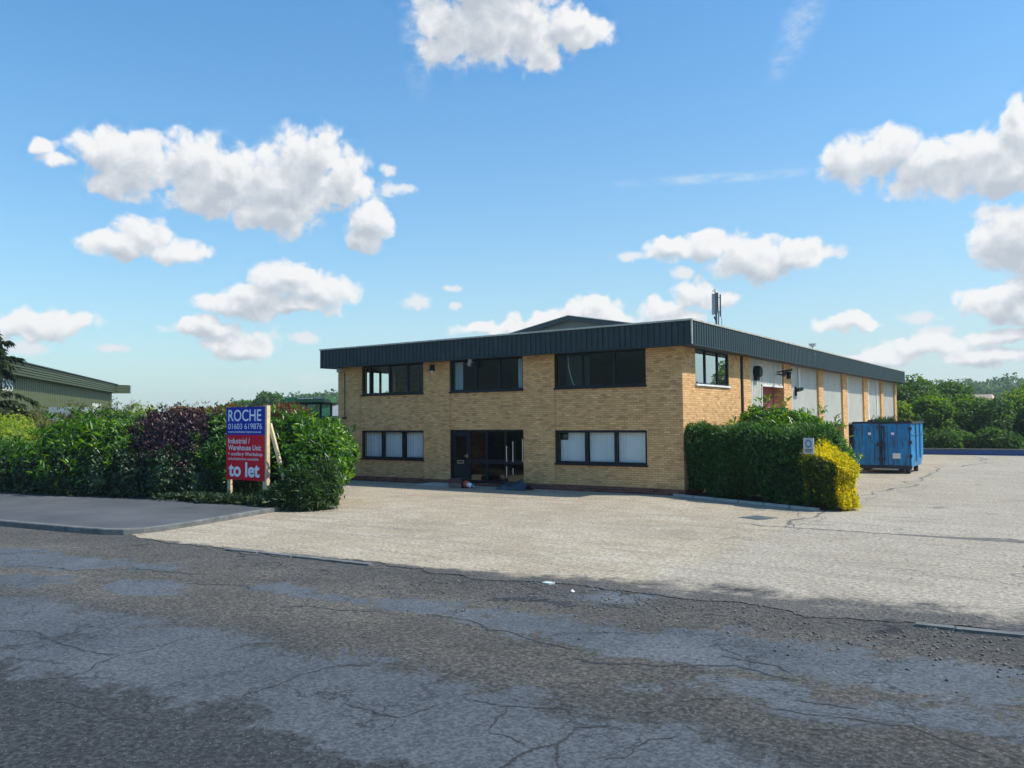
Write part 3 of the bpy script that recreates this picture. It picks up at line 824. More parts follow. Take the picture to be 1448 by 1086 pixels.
# office end window on the right hand wall, and the window in the left hand wall
window(1.05, 4.25, 3.66, 4.868, (.31, .68), glass='sideglass', fy=.02, to3=lambda p: (-p[1], p[0], p[2]), sillmat='white_metal', frame=.06)
window(1.44, 3.28, 3.66, 4.80, (.30, .58), glass='glass', fy=.02, to3=lambda p: (-L + p[1], p[0], p[2]), frame=.07)

# entrance screen: door with letter plate, two glazed bays, double door leaf with pull handles
x0, x1, z0, z1 = -9.74, -6.26, .115, 2.15
b = MB()
d0, d1 = .06, .15
b.box((x0, d0, z1 - .07), (x1, d1, z1)); b.box((x0, d0, z0), (x1, d1, z0 + .10))
xs = [x0, -8.87, -8.05, -7.15, x1]
for i, x in enumerate(xs):
    a, c = (x, x + .06) if i == 0 else ((x - .06, x) if i == 4 else (x - .045, x + .045))
    b.box((a, d0 + .003, z0 + .1), (c, d1 - .003, z1 - .07))
for i in (1, 2, 3):
    b.box((xs[i] + .045, d0 + .006, .86), (xs[i + 1] - (.06 if i == 3 else .045), d1 - .006, 1.02))
E_ = b.build('entrance_screen', M['frame'], B)
for i in (1, 2, 3):
    for a, c in ((z0 + .1, .86), (1.02, z1 - .07)):
        MB().quad((xs[i] + .03, .105, a - .01), (xs[i + 1] - .03, .105, a - .01), (xs[i + 1] - .03, .105, c + .01), (xs[i] + .03, .105, c + .01)).build('pane', M['dimglass'], E_)
b = MB()      # solid lower door leaf with upper light
b.box((x0 + .07, .085, z0 + .11), (xs[1] - .055, .13, .98)); b.box((x0 + .07, .085, 1.0), (x0 + .17, .13, z1 - .09)); b.box((xs[1] - .15, .085, 1.0), (xs[1] - .055, .13, z1 - .09)); b.box((x0 + .17, .085, 1.9), (xs[1] - .15, .13, z1 - .09))
b.build('door', M['frame'], B)
dd = B.children[-1]
MB().quad((x0 + .16, .11, .97), (xs[1] - .14, .11, .97), (xs[1] - .14, .11, 1.92), (x0 + .16, .11, 1.92)).build('pane', M['dimglass'], dd)
MB().box((x0 + .22, .16, 1.04), (xs[1] - .18, .17, 1.52)).build('notice', M['room'], dd)
b = MB(); b.box((-9.47, .068, .84), (-9.15, .085, .865)); b.box((-9.47, .068, .935), (-9.15, .085, .96)); b.box((-9.47, .068, .865), (-9.44, .085, .935)); b.box((-9.18, .068, .865), (-9.15, .085, .935))
b.build('letter_plate', M['chrome'], dd)
b = MB(); b.box((-8.99, .05, 1.05), (-8.95, .085, 1.22)); b.bar((-8.97, .035, 1.13), (-9.08, .035, 1.14), .025)
b.build('door_handle', M['chrome'], dd)
for x, a, c in ((-7.08, .95, 1.55), (-6.79, .95, 1.72), (-6.35, .95, 1.80)):
    b = MB(); b.tube([(x, .03, a), (x, .03, c)], .019, 8)
    b.box((x - .012, .03, a + .06), (x + .012, .064, a + .09)); b.box((x - .012, .03, c - .09), (x + .012, .064, c - .06))
    b.build('pull_handle', M['chrome'], E_)
for x, a, c in ((-7.08, .35, .78), (-6.79, .48, .72)):
    MB().tube([(x, .03, a), (x, .03, c)], .016, 8).build('pull_handle', M['chrome'], E_)
MB().box((-10.6, -1.0, -.02), (-8.9, -.08, .075)).build('entrance_step', M['concrete'], B)
# a notice board standing inside the left glazed bay
MB().box((-8.75, .5, .3), (-8.4, .53, .78)).build('inner_board', M['lightgrey'], B)

# fixtures on the front
b = MB(); b.box((-10.68, -.14, 4.56), (-10.5, -.045, 4.74)); b.add([(-10.72, -.15, 4.5), (-10.46, -.15, 4.5), (-10.46, -.05, 4.5), (-10.72, -.05, 4.5), (-10.65, -.12, 4.6), (-10.53, -.12, 4.6), (-10.53, -.06, 4.6), (-10.65, -.06, 4.6)], [(3, 2, 1, 0), (4, 5, 6, 7), (0, 1, 5, 4), (1, 2, 6, 5), (2, 3, 7, 6), (3, 0, 4, 7)])
al = b.build('wall_lantern', M['black'], B)
MB().tube([(-10.59, -.1, 4.43), (-10.59, -.1, 4.5)], [.05, .08], 10).build('lamp_glass', M['lamp'], al)
b = MB(); b.box((-8.62, -.30, 4.72), (-8.5, -.18, 4.85)); b.tube([(-8.56, -.24, 4.73), (-8.58, -.3, 4.62)], [.05, .085], 10)
b.build('floodlight', M['lightgrey'], B)
b = MB(); b.box((-15.98, -.16, 4.66), (-15.72, -.05, 4.83)); b.build('alarm_box', M['lightgrey'], B)
b = MB(); b.tube([(-15.58, -.062, 4.66), (-15.58, -.062, 2.7)], .016, 6); b.box((-15.68, -.11, 2.62), (-15.48, -.046, 2.72))
b.build('cable', M['pipe'], B)

# warehouse flank: piers, recessed cladding panels, shutter
for y0_, y1_ in ((11.06, 12.2), (16.9, 17.8), (21.9, 23.0), (27.25, 28.4), (32.4, 33.25), (37.15, DEP)):
    MB().box((-.40, y0_, -.02), (0, y1_, 4.868)).build('pier', M['brick'], B)
def clad(y0_, y1_, z0_, z1_, x, pitch=.2, d=.02, mat='clad'):
    b = MB(); vs, fs = ribbed((x, y0_, 0), (x, y1_, 0), z0_, z1_, pitch, d)
    b.add(vs, fs)
    return b
def clad_part(rects, x, light=None):
    b = MB()
    for y0_, y1_, z0_, z1_ in rects:
        b.add(*ribbed((x, y0_, 0), (x, y1_, 0), z0_, z1_, .2, .022))
    p = b.build('cladding_panel', M['clad'], B)
    q = MB()
    for y0_, y1_, z0_, z1_ in rects:
        q.box((x - .06, y0_ + .005, z0_), (x - .03, y1_ - .005, z1_))
    q.build('panel_backing', M['lightgrey'], p)
    return p
cp = clad_part([(6.72, 10.95, 3.86, 4.868), (6.72, 8.07, 0, 3.86)], -.03)
b = MB(); b.box((-.06, 8.07, 0), (-.005, 8.13, 3.86)); b.box((-.06, 8.07, 3.80), (-.005, 10.95, 3.87))
b.build('opening_trim', M['white_metal'], cp)
b = MB()
prof = []
for k in range(48):
    z = k * .08
    prof += [(z, 0), (z + .05, .022), (z + .075, .022)]
prof.append((3.84, 0))
vs = []
for z, o_ in prof: vs += [(-.47 + o_, 8.05, z), (-.47 + o_, 11.05, z)]
b.add(vs, [(2 * i, 2 * i + 1, 2 * i + 3, 2 * i + 2) for i in range(len(prof) - 1)])
b.build('roller_shutter', M['shutter'], B)
b = MB(); b.box((-.55, 11.07, 0), (-.401, 11.4, 3.9)); b.box((-.5, 8.0, 3.87), (-.07, 10.94, 4.0)); b.box((-.55, 7.8, 0), (-.10, 8.04, 3.87))
b.build('shutter_reveal', M['brick'], B)
clad_part([(12.2, 16.9, 0, 4.868)], -.10)
clad_part([(17.8, 21.9, 2.15, 4.868)], -.10)
clad_part([(23.0, 27.25, 2.17, 4.868)], -.10)
clad_part([(28.4, 32.4, 2.17, 4.868)], -.10)
clad_part([(33.25, 37.15, 2.17, 4.868)], -.10)
b = MB()
for y0_, y1_ in ((17.8, 21.9), (23.0, 27.25), (28.4, 32.4), (33.25, 37.15)):
    b.box((-.17, y0_ + .01, 2.10), (-.06, y1_ - .01, 2.15))
    for k in range(4):
        y = y0_ + (y1_ - y0_) * (k + .5) / 4
        b.box((-.9, y - .04, 0), (-.84, y + .04, 2.1))
b.build('panel_rail', M['steel'], B)
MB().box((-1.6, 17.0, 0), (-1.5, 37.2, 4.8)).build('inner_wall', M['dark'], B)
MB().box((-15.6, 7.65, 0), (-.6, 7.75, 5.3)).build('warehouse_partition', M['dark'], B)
for y, w_ in ((13.6, .35), (28.75, .3), (31.3, .35), (23.25, .22)):      # white strips painting bright vertical glints on the cladding
    b = MB(); b.add(*ribbed((-.072, y, 0), (-.072, y + w_, 0), 2.2 if y > 20 else 3.9, 4.80, .12, .02))
    b.build('glint_strip', M['white_metal'], B)
b = MB(); vs = []
b.tube([(-.03, 7.32, 4.34), (.12, 7.32, 4.34), (.22, 7.32, 4.34)], [.24, .24, .2], 20); b.box((-.02, 7.12, 4.0), (.10, 7.5, 4.2))
b.build('extractor_fan', M['black'], B)
b = MB(); b.bar((0, 10.2, 4.36), (.35, 9.8, 4.30), .05); b.bar((.35, 9.8, 4.30), (.55, 9.45, 4.38), .09, .16); b.bar((0, 10.2, 4.45), (.3, 10.4, 4.5), .05); b.bar((.2, 10.35, 4.48), (.45, 10.75, 4.56), .07, .1)
b.build('floodlight_bracket', M['black'], B)
b = MB(); b.box((0, 11.5, 4.22), (.12, 11.75, 4.42)); b.box((.0, 11.46, 4.42), (.16, 11.7, 4.52))
bk = b.build('bulkhead_light', M['black'], B)
MB().box((.005, 11.76, 4.2), (.13, 11.86, 4.4)).build('lamp_glass', M['lamp'], bk)
b = MB(); b.bar((-.10, 13.1, 3.72), (.05, 13.0, 3.75), .06); b.bar((.05, 12.9, 3.74), (.1, 13.5, 3.82), .16, .14); b.box((-.12, 13.05, 3.5), (-.04, 13.2, 3.9))
b.build('security_camera', M['black'], B)

# small floodlight standing on the fascia edge
t = thing('roof_floodlight', 'small grey floodlight standing on the long side fascia edge', 'floodlight', (OV - .1, 14.1, FH1 + .055))
MB().tube([(0, 0, 0), (0, 0, .14)], .03, 8).build('stem', M['steel'], t)
MB().add([(-.1, -.1, .12), (.1, -.1, .12), (.1, .1, .12), (-.1, .1, .12), (-.15, -.14, .25), (.15, -.14, .25), (.15, .14, .27), (-.15, .14, .27)], [(3, 2, 1, 0), (4, 5, 6, 7), (0, 1, 5, 4), (1, 2, 6, 5), (2, 3, 7, 6), (3, 0, 4, 7)]).build('lamp_head', M['lightgrey'], t)
MB().bar((0, 0, .02), (.14, 0, -.35), .02).build('cable', M['steel'], t)
# phone mast
mx, my = -5.72, 18.3
zr_ = PZ - SL * (mx - PK)
t = thing('phone_mast', 'grey phone antenna mast standing on the warehouse roof', 'antenna mast', (mx, my, zr_))
MB().tube([(0, 0, -.1), (0, 0, 2.75)], .055, 10).build('pole', M['darksteel'], t)
rx, ry = .82, .57      # across the view
def mp(s, d, z): return (s * rx + d * -.57, s * ry + d * .82, z)
for s, d, w, dd_, z0_, z1_, k in ((-.15, 0, .14, .12, 1.55, 2.72, 0), (-.01, -.1, .12, .10, 1.55, 2.75, 1), (.13, .12, .05, .12, 1.75, 2.8, 1), (.24, 0, .06, .10, 1.45, 2.68, 2)):
    b = MB(); c = Vector(mp(s, d, (z0_ + z1_) / 2))
    b.obox(c, Vector((rx, ry, 0)) * w / 2, Vector((-ry, rx, 0)) * dd_ / 2, Vector((0, .02, (z1_ - z0_) / 2)))
    b.build('antenna_panel', M['steel' if k == 0 else 'darksteel'], t)
for z in (1.7, 2.5):
    MB().bar(mp(-.15, 0, z), mp(.24, 0, z), .03).build('mounting_bracket', M['darksteel'], t)
MB().bar(mp(-.12, 0, 1.45), mp(.0, 0, 1.15), .06).build('mounting_bracket', M['darksteel'], t)
MB().bar(mp(.12, 0, .9), mp(.14, 0, 1.75), .045).build('feeder_pipe', M['darksteel'], t)
b = MB(); b.tube([mp(.25, 0, 1.45), mp(.31, 0, 1.2), mp(.27, 0, .8), mp(.14, 0, .5), mp(.15, 0, .0)], .014, 6); b.tube([mp(-.15, 0, .8), mp(-.2, 0, .3), mp(-.16, 0, .0)], .014, 6)
b.build('cable', M['darksteel'], t)
b = MB(); b.bar(mp(-.18, 0, 2.82), mp(-.02, 0, 2.98), .035); b.bar(mp(-.06, -.1, 2.75), mp(-.06, -.1, 2.86), .05)
b.build('lightning_rod', M['darksteel'], t)

# ------------------------------------------------------------------ to let sign
def text_mesh(body, width=None, height=None, bold=0.0, ext=.002):
    cu = bpy.data.curves.new('lettering', 'FONT')
    cu.body = body; cu.size = 1.0; cu.offset = bold; cu.extrude = ext; cu.resolution_u = 4
    o = bpy.data.objects.new('lettering', cu)
    COL.objects.link(o)
    me = bpy.data.meshes.new_from_object(o.evaluated_get(bpy.context.evaluated_depsgraph_get()))
    bpy.data.objects.remove(o); bpy.data.curves.remove(cu)
    n = len(me.vertices)
    co = np.empty(n * 3, np.float32); me.vertices.foreach_get('co', co); co = co.reshape(-1, 3)
    co[:, 0] -= co[:, 0].min(); co[:, 1] -= 0
    sx = width / co[:, 0].max() if width else None
    hh = co[:, 1].max()
    sy = height / hh if height else sx
    sx = sx or sy
    co[:, 0] *= sx; co[:, 1] *= sy
    F = [tuple(p.vertices) for p in me.polygons]
    bpy.data.meshes.remove(me)
    return co, F
t = thing('to_let_sign', 'tall blue and red to let board on pine posts in front of the hedge', 'sign', (-11.46, -9.0, .12))
SW = 1.84
MB().box((0, -.012, 2.01), (SW, .012, 2.87)).build('blue_panel', M['signblue'], t)
MB().box((0, -.012, .62), (SW, .012, 2.0095)).build('red_panel', M['signred'], t)
for body, x, z, wd, hh, bold in (('ROCHE', .10, 2.44, 1.60, .35, .010), ('01603 619876', .10, 2.19, 1.64, .17, 0), ('www.rochesurveyors.co.uk', .10, 2.075, 1.60, .065, .012),
        ('Industrial /', .10, 1.745, 1.06, .17, .004), ('Warehouse Unit', .10, 1.54, 1.60, .16, .010), ('+ ancillary Workshop', .10, 1.375, 1.66, .10, .006),
        ('refurbishment available', .10, 1.235, 1.48, .075, 0), ('to let', .13, .74, 1.50, .43, .03)):
    co, F = text_mesh(body, wd, hh, bold, .0)
    b = MB(); b.add([(x + p[0], -.016, z + p[1]) for p in co], F)
    b.build('lettering', M['signwhite'], t)
for x in (.11, SW + .03):
    if x < 1:
        MB().box((x - .075, .014, -.35), (x + .075, .09, 2.80)).build('post', M['wood'], t)
    else:
        MB().box((x - .13, .014, -.35), (x + .055, .14, 2.90)).build('post', M['wood'], t)
MB().bar((SW + .04, .16, 2.35), (SW + .62, .45, .0), .11, .09).build('brace', M['wood'], t)

# ------------------------------------------------------------------ vegetation
def leaf_arrays(P, A, U, ln, wd, fold=.25, droop=0.0):
    """leaf blades: base P, axis A, up U -> vertices and triangles"""
    n = len(P)
    A = A / (np.linalg.norm(A, axis=1, keepdims=True) + 1e-9)
    S = np.cross(A, U); S /= (np.linalg.norm(S, axis=1, keepdims=True) + 1e-9)
    Nn = np.cross(S, A)
    ln = np.asarray(ln).reshape(-1, 1) * np.ones((n, 1)); wd = np.asarray(wd).reshape(-1, 1) * np.ones((n, 1))
    v0 = P
    mid = P + A * ln * .48
    v1 = mid + S * wd * .5 + Nn * wd * fold
    v2 = P + A * ln - Nn * ln * droop
    v3 = mid - S * wd * .5 + Nn * wd * fold
    V = np.stack([v0, v1, v2, v3], 1).reshape(-1, 3)
    i = np.arange(n)[:, None] * 4
    F = np.concatenate([i + np.array([[0, 1, 2]]), i + np.array([[0, 2, 3]])], 0)
    return V, F

def unit(n):
    d = rng.normal(size=(n, 3))
    return d / np.linalg.norm(d, axis=1, keepdims=True)

def lobe_points(lobes, n, depth=.16, zmin=.1, keep=.82):
    """points spread through the outer shell of a union of ellipsoids, with outward normals"""
    lobes = np.array(lobes, float)
    c, r = lobes[:, :3], lobes[:, 3:6]
    ar = (r[:, 0] * r[:, 1] + r[:, 0] * r[:, 2] + r[:, 1] * r[:, 2])
    outP, outN = [], []
    got = 0
    for _ in range(14):
        k = rng.choice(len(lobes), size=n * 2, p=ar / ar.sum())
        d = unit(n * 2)
        rad = 1 - np.abs(rng.normal(0, depth, (n * 2, 1)))
        rad = np.where(rng.random((n * 2, 1)) < .12, 1 + np.abs(rng.normal(0, .06, (n * 2, 1))), rad)
        # lumpy outline
        ph = k[:, None] * 1.7
        rad = rad * (1 + .09 * np.sin(d[:, :1] * 5 + ph) * np.sin(d[:, 1:2] * 6 + ph * 2) + .06 * np.sin(d[:, 2:3] * 9 + ph))
        P = c[k] + d * rad * r[k]
        nn = d / r[k]; nn /= np.linalg.norm(nn, axis=1, keepdims=True)
        ok = P[:, 2] > zmin
        for j in range(len(lobes)):
            q = np.linalg.norm((P - c[j]) / r[j], axis=1)
            ok &= (q > keep) | (k == j)
        outP.append(P[ok]); outN.append(nn[ok]); got += ok.sum()
        if got >= n: break
    return np.concatenate(outP)[:n], np.concatenate(outN)[:n]

def core_mesh(lobes, f=.78):
    V, F = [], []
    n = 0
    for l in lobes:
        bm = bmesh.new()
        bmesh.ops.create_icosphere(bm, subdivisions=3, radius=1)
        vs = np.array([v.co[:] for v in bm.verts]); fs = np.array([[v.index for v in f_.verts] for f_ in bm.faces])
        bm.free()
        w = f * (1 + .10 * np.sin(vs[:, :1] * 7 + n) * np.sin(vs[:, 1:2] * 6) + .08 * np.sin(vs[:, 2:3] * 8 + n))
        q = np.array(l[:3]) + vs * w * np.array(l[3:6])
        q[:, 2] = np.maximum(q[:, 2], .02)
        V.append(q); F.append(fs + n); n += len(vs)
    return np.concatenate(V), np.concatenate(F)

def rosettes(P, Nn, k, ln, wd, spread=.85, up=.25, droop=.1, fold=.22):
    """k leaves round every twig tip"""
    n = len(P)
    a0 = rng.random(n) * 6.28
    t1 = np.cross(Nn, np.array([0.13, .21, 1.0])); t1 /= (np.linalg.norm(t1, axis=1, keepdims=True) + 1e-9)
    t2 = np.cross(Nn, t1)
    Vs, Fs = [], []
    off = 0
    for i in range(k):
        a = (a0 + 6.283 * i / k + rng.normal(0, .3, n))[:, None]
        A = Nn * rng.uniform(.15, .9, (n, 1)) + spread * (t1 * np.cos(a) + t2 * np.sin(a)) + np.array([0, 0, up])
        U = Nn * .6 + np.array([0, 0, .8]) + rng.normal(0, .25, (n, 3))
        s = rng.uniform(.6, 1.2, n)
        V, F = leaf_arrays(P + rng.normal(0, ln * .22, (n, 3)), A, U, ln * s, wd * s, fold, droop)
        Vs.append(V); Fs.append(F + off); off += len(V)
    return np.concatenate(Vs), np.concatenate(Fs)

def join(*parts):
    Vs, Fs, n = [], [], 0
    for V, F in parts:
        Vs.append(V); Fs.append(F + n); n += len(V)
    return np.concatenate(Vs), np.concatenate(Fs)

def stems(name, base, lobes, parent, r=.03):
    b = MB()
    for l in lobes:
        c = Vector(l[:3]); bs = Vector(base) + Vector((random.uniform(-.25, .25), random.uniform(-.2, .2), 0))
        m = bs.lerp(c, .5) + Vector((random.uniform(-.1, .1), random.uniform(-.1, .1), .1))
        b.tube([bs, m, c], [r, r * .8, r * .5], 6)
    return b.build(name, M['bark'], parent)

def shrub(name, label, cat, lobes, mat, n, ln, wd, k=5, group=None, core=.76, droop=.12, spread=.85, up=.25, depth=.16, stemr=.03, twigs=0, fold=.22):
    """lobes in world coordinates: (x, y, z, rx, ry, rz)"""
    cx = sum(l[0] for l in lobes) / len(lobes); cy = sum(l[1] for l in lobes) / len(lobes)
    t = thing(name, label, cat, (cx, cy, .1), 0, group)
    lb = [(l[0] - cx, l[1] - cy, l[2] - .1, *l[3:]) for l in lobes]
    P, Nn = lobe_points(lb, n, depth, .02)
    parts = [rosettes(P, Nn, k, ln, wd, spread, up, droop, fold)]
    if core: parts.append(core_mesh(lb, core))
    if twigs:
        P2, N2 = lobe_points(lb, twigs, .02, .6)
        parts.append(rosettes(P2 + N2 * ln * 1.2 + np.array([0, 0, ln * .6]), N2 * .4 + np.array([0, 0, .9]), k, ln * 1.1, wd, spread * .8, .35, droop, fold))
    V, F = join(*parts)
    arrays_obj('foliage', V, F, M[mat], t)
    stems('stem', (0, 0, -.05), lb[:6], t, stemr)
    return t

HG = None
shrub('golden_privet', 'yellow green topped privet bush at the far left end of the hedge', 'bush',
      [(-24.7, -9.7, 1.5, 1.7, 1.3, 1.35), (-26.6, -9.9, 1.4, 1.5, 1.3, 1.3), (-23.6, -9.9, 1.3, 1.0, 1.0, 1.35)], 'yellowgreen', 3200, .11, .05, 5, core=.8)
shrub('laurel_bush', 'dark green laurel in front of the yellow topped privet beside the pavement', 'bush',
      [(-22.6, -10.7, .95, 1.3, .95, .95), (-24.3, -11.3, .9, 1.3, 1.0, .9), (-21.6, -10.5, .7, .9, .8, .8)], 'laurel', 2000, .19, .07, 6)
shrub('dark_shrub', 'dark leaved shrub behind the broad light green laurel', 'bush',
      [(-20.7, -8.0, 1.55, 1.5, 1.1, 1.25), (-18.9, -7.8, 1.6, 1.4, 1.0, 1.25), (-22.4, -8.3, 1.5, 1.2, 1.0, 1.2), (-17.4, -7.9, 1.55, 1.0, .9, 1.2)], 'darkleaf', 3000, .17, .075, 5, twigs=120)
shrub('laurel_bush', 'broad light green laurel with drooping long leaves over the pavement', 'bush',
      [(-19.0, -9.7, 1.25, 1.7, 1.2, 1.15), (-17.5, -9.4, 1.5, 1.3, 1.0, 1.05), (-20.5, -10.2, .95, 1.25, .9, .85), (-17.0, -10.0, .9, 1.1, .75, .8), (-18.6, -10.5, .75, 1.3, .65, .65), (-16.3, -9.6, 1.1, .8, .7, .9)],
      'laurel_light', 3300, .27, .08, 6, droop=.25, twigs=130, core=.72)
shrub('purple_shrub', 'tall dark purple leaved shrub in the middle of the hedge', 'bush',
      [(-14.8, -8.7, 1.6, 1.6, 1.2, 1.3), (-13.6, -8.4, 1.7, 1.2, 1.0, 1.15), (-16.2, -8.5, 1.6, 1.1, 1.0, 1.2), (-14.9, -9.5, .95, 1.5, .7, .9), (-13.6, -9.2, .9, 1.0, .65, .8)], 'purple', 3900, .12, .065, 5, twigs=130, core=.76)
shrub('laurel_bush', 'bright green laurel between the purple shrub and the to let board', 'bush',
      [(-12.5, -8.2, 1.45, 1.0, .75, 1.1), (-11.3, -7.7, 1.6, 1.0, .7, 1.0), (-13.1, -8.9, .95, .75, .55, .85), (-11.6, -7.9, .7, 1.0, .5, .7), (-12.3, -8.6, .7, .7, .45, .65)], 'laurel', 2400, .22, .075, 6, droop=.2, twigs=110)
shrub('laurel_bush', 'tall glossy laurel right of the to let board at the hedge end', 'bush',
      [(-9.3, -6.9, 1.4, .95, .8, 1.0), (-8.35, -7.9, 1.3, .6, .6, .95), (-8.1, -8.5, 1.0, .5, .55, .9), (-10.4, -7.0, 1.45, .9, .7, 1.15), (-7.9, -8.9, .8, .42, .42, .7), (-7.9, -8.3, 1.7, .38, .4, .33)],
      'laurel_light', 3400, .25, .08, 6, droop=.22, twigs=70, core=.68)
shrub('spiky_bush', 'low dark bush with narrow leaves at the hedge corner by the yard', 'bush',
      [(-7.55, -9.1, .5, .42, .45, .62), (-7.4, -8.7, .6, .38, .45, .8), (-8.1, -9.4, .35, .5, .35, .42), (-8.7, -9.5, .2, .45, .28, .25), (-7.75, -9.35, .8, .25, .25, .3)], 'darkleaf', 1700, .2, .04, 6, droop=.1, up=.5, core=.8)
for i_, (lab, lb_) in enumerate((
    ('added dark leaf mass painting the shade under the broad light green laurel', [(-20.0, -10.9, .65, 1.0, .5, .8), (-18.2, -10.75, .7, 1.1, .5, .75), (-16.6, -10.35, .7, .9, .5, .85), (-17.4, -10.5, 1.05, .7, .4, .5)]),
    ('added dark leaf mass painting the shade at the foot of the purple shrub', [(-15.2, -10.0, .7, 1.0, .5, .9), (-13.8, -9.75, .75, .9, .45, .9), (-12.6, -9.4, .55, .8, .4, .65)]),
    ('added dark leaf mass painting the shade at the far left below the yellow topped privet', [(-23.2, -11.6, .65, 1.1, .5, .8), (-21.5, -11.3, .6, .9, .45, .75), (-25.2, -12.1, .7, 1.1, .5, .8)]))):
    shrub('shade_bush', lab, 'ivy', lb_, 'ivy', 1700, .14, .08, 4, core=.8, droop=.2)  # dark bushes added as painted shade along the hedge's lower front
# undergrowth along the pavement edge
n = 5200
xx = rng.uniform(-30, -6.9, n) ; xx = np.where(rng.random(n) < .5, rng.uniform(-12.2, -7.2, n), xx)
base_y = np.interp(xx, [-30, -20.4, -14.5, -9.6, -8.3, -7.4, -6.9], [-12.9, -11.55, -10.25, -10.0, -9.85, -9.55, -9.0])
yy = base_y + np.abs(rng.normal(0, .45, n)) + .25 * np.sin(xx * 2.1) * np.sin(xx * .9 + 1) - .02
tuft = (np.sin(xx * 3.7) + np.sin(xx * 1.3 + 2) + rng.normal(0, .6, n)) > .8
A = np.c_[rng.normal(0, .7, n), rng.normal(-.3, .5, n), rng.uniform(.1, .8, n)]
ln_ = np.where(tuft, rng.uniform(.15, .5, n), rng.uniform(.08, .2, n))
wd_ = np.where(tuft, rng.uniform(.012, .03, n), rng.uniform(.05, .11, n))
zb = .11 + np.where(tuft, 0, rng.uniform(0, .22, n))
V1 = leaf_arrays(np.c_[xx, yy, zb], A, np.tile([0, -.6, .8], (n, 1)) + rng.normal(0, .3, (n, 3)), ln_, wd_, .2, .2)
o = arrays_obj('undergrowth', *V1, M['grassleaf'])
tag(o, 'long grass and ivy growing along the foot of the hedge', 'undergrowth', kind='stuff')

def box_hedge(name, label, o0, ex, ey, lx, ly, h, mat, n, ln, wd, slope=0.0, rnd=.22, core_in=.10, group=None, k=4, wob=.06, up=.3, taper=0.0, rise=0.0, front=None):
    """clipped hedge: leaves over the faces of a rounded block"""
    t = thing(name, label, 'hedge', (*o0[:2], .02), math.atan2(ex[1], ex[0]), group)
    def surf(m):
        wts = np.array([lx * h, lx * h, ly * h, ly * h, lx * ly])
        f = rng.choice(5, m, p=wts / wts.sum())
        a, c = rng.random(m), rng.random(m)
        P = np.zeros((m, 3)); Q = np.zeros((m, 3))
        for i in range(5):
            s = f == i
            if i < 2: P[s] = np.c_[a[s] * lx, np.full(s.sum(), 0 if i == 0 else ly), c[s] * h]; Q[s] = (0, -1 if i == 0 else 1, 0)
            elif i < 4: P[s] = np.c_[np.full(s.sum(), 0 if i == 2 else lx), a[s] * ly, c[s] * h]; Q[s] = (-1 if i == 2 else 1, 0, 0)
            else: P[s] = np.c_[a[s] * lx, c[s] * ly, np.full(s.sum(), h)]; Q[s] = (0, 0, 1)
        return shape(P), Q
    def shape(P):
        ctr = np.array([lx / 2, ly / 2, h / 2]); half = ctr.copy()
        q = (P - ctr)
        inner = np.maximum(half - rnd, .01)
        cl = np.clip(q, -inner, inner)
        d = q - cl
        dn = np.linalg.norm(d, axis=1, keepdims=True)
        q = np.where(dn > rnd, cl + d / np.maximum(dn, 1e-6) * rnd, q)
        P2 = q + ctr
        P2 = P2 + wob * np.c_[np.sin(P2[:, 2] * 3.1 + P2[:, 0] * 2), np.sin(P2[:, 0] * 2.7 + P2[:, 2] * 2.2), np.sin(P2[:, 0] * 2.3 + P2[:, 1] * 3)]
        P2[:, 2] -= slope * np.maximum(P2[:, 0] / lx, 0) ** 1.3 * (P2[:, 2] / h)
        P2[:, 2] += rise * np.clip(P2[:, 1], 0, ly) * np.clip(1.15 - P2[:, 0] / lx, 0, 1) * (P2[:, 2] / h)
        if taper: P2[:, :2] = P2[:, :2] + (P2[:, :2] - ctr[:2]) * taper * (P2[:, 2:3] / h - .6)
        return P2
    P, Q = surf(n)
    P = P - Q * rng.normal(.03, .055, (n, 1))
    s = P[:, 2] > .04
    if front:      # green front leaves, darkened to paint its shade; other faces keep gold
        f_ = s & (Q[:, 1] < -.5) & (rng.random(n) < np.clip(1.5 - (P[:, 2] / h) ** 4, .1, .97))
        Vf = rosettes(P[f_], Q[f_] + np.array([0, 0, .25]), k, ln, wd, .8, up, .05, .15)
        arrays_obj('shade_toned_foliage', *Vf, M[front], t)
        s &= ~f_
    V1 = rosettes(P[s], Q[s] + np.array([0, 0, .25]), k, ln, wd, .8, up, .05, .15)
    # dense core
    g = 14
    bm = bmesh.new(); bmesh.ops.create_cube(bm, size=1.0); bmesh.ops.subdivide_edges(bm, edges=bm.edges[:], cuts=g, use_grid_fill=True)
    vs = np.array([v.co[:] for v in bm.verts]) + .5
    bm.faces.ensure_lookup_table()
    bmesh.ops.triangulate(bm, faces=bm.faces[:])
    fs = np.array([[v.index for v in f.verts] for f in bm.faces]); bm.free()
    vs = shape(vs * np.array([lx, ly, h]))
    ctr = np.array([lx / 2, ly / 2, h / 2])
    vs = vs - np.sign(vs - ctr) * core_in * np.minimum(1, np.abs(vs - ctr) / .2)
    vs[:, 2] = np.maximum(vs[:, 2], 0)
    V, F = join(V1, (vs, fs))
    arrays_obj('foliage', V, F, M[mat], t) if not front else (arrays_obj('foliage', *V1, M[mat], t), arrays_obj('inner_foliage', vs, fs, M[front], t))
    nt_ = max(2, int(lx / .8))
    for i in range(nt_):
        MB().tube([((i + .5) * lx / nt_, ly / 2, -.05), ((i + .5) * lx / nt_, ly / 2, h * .6)], .035, 6).build('trunk', M['bark'], t)
    return t
def hp(s, dpt=0.0):
    q = A_ + e_ * s + n_ * dpt
    return (q.x, q.y)
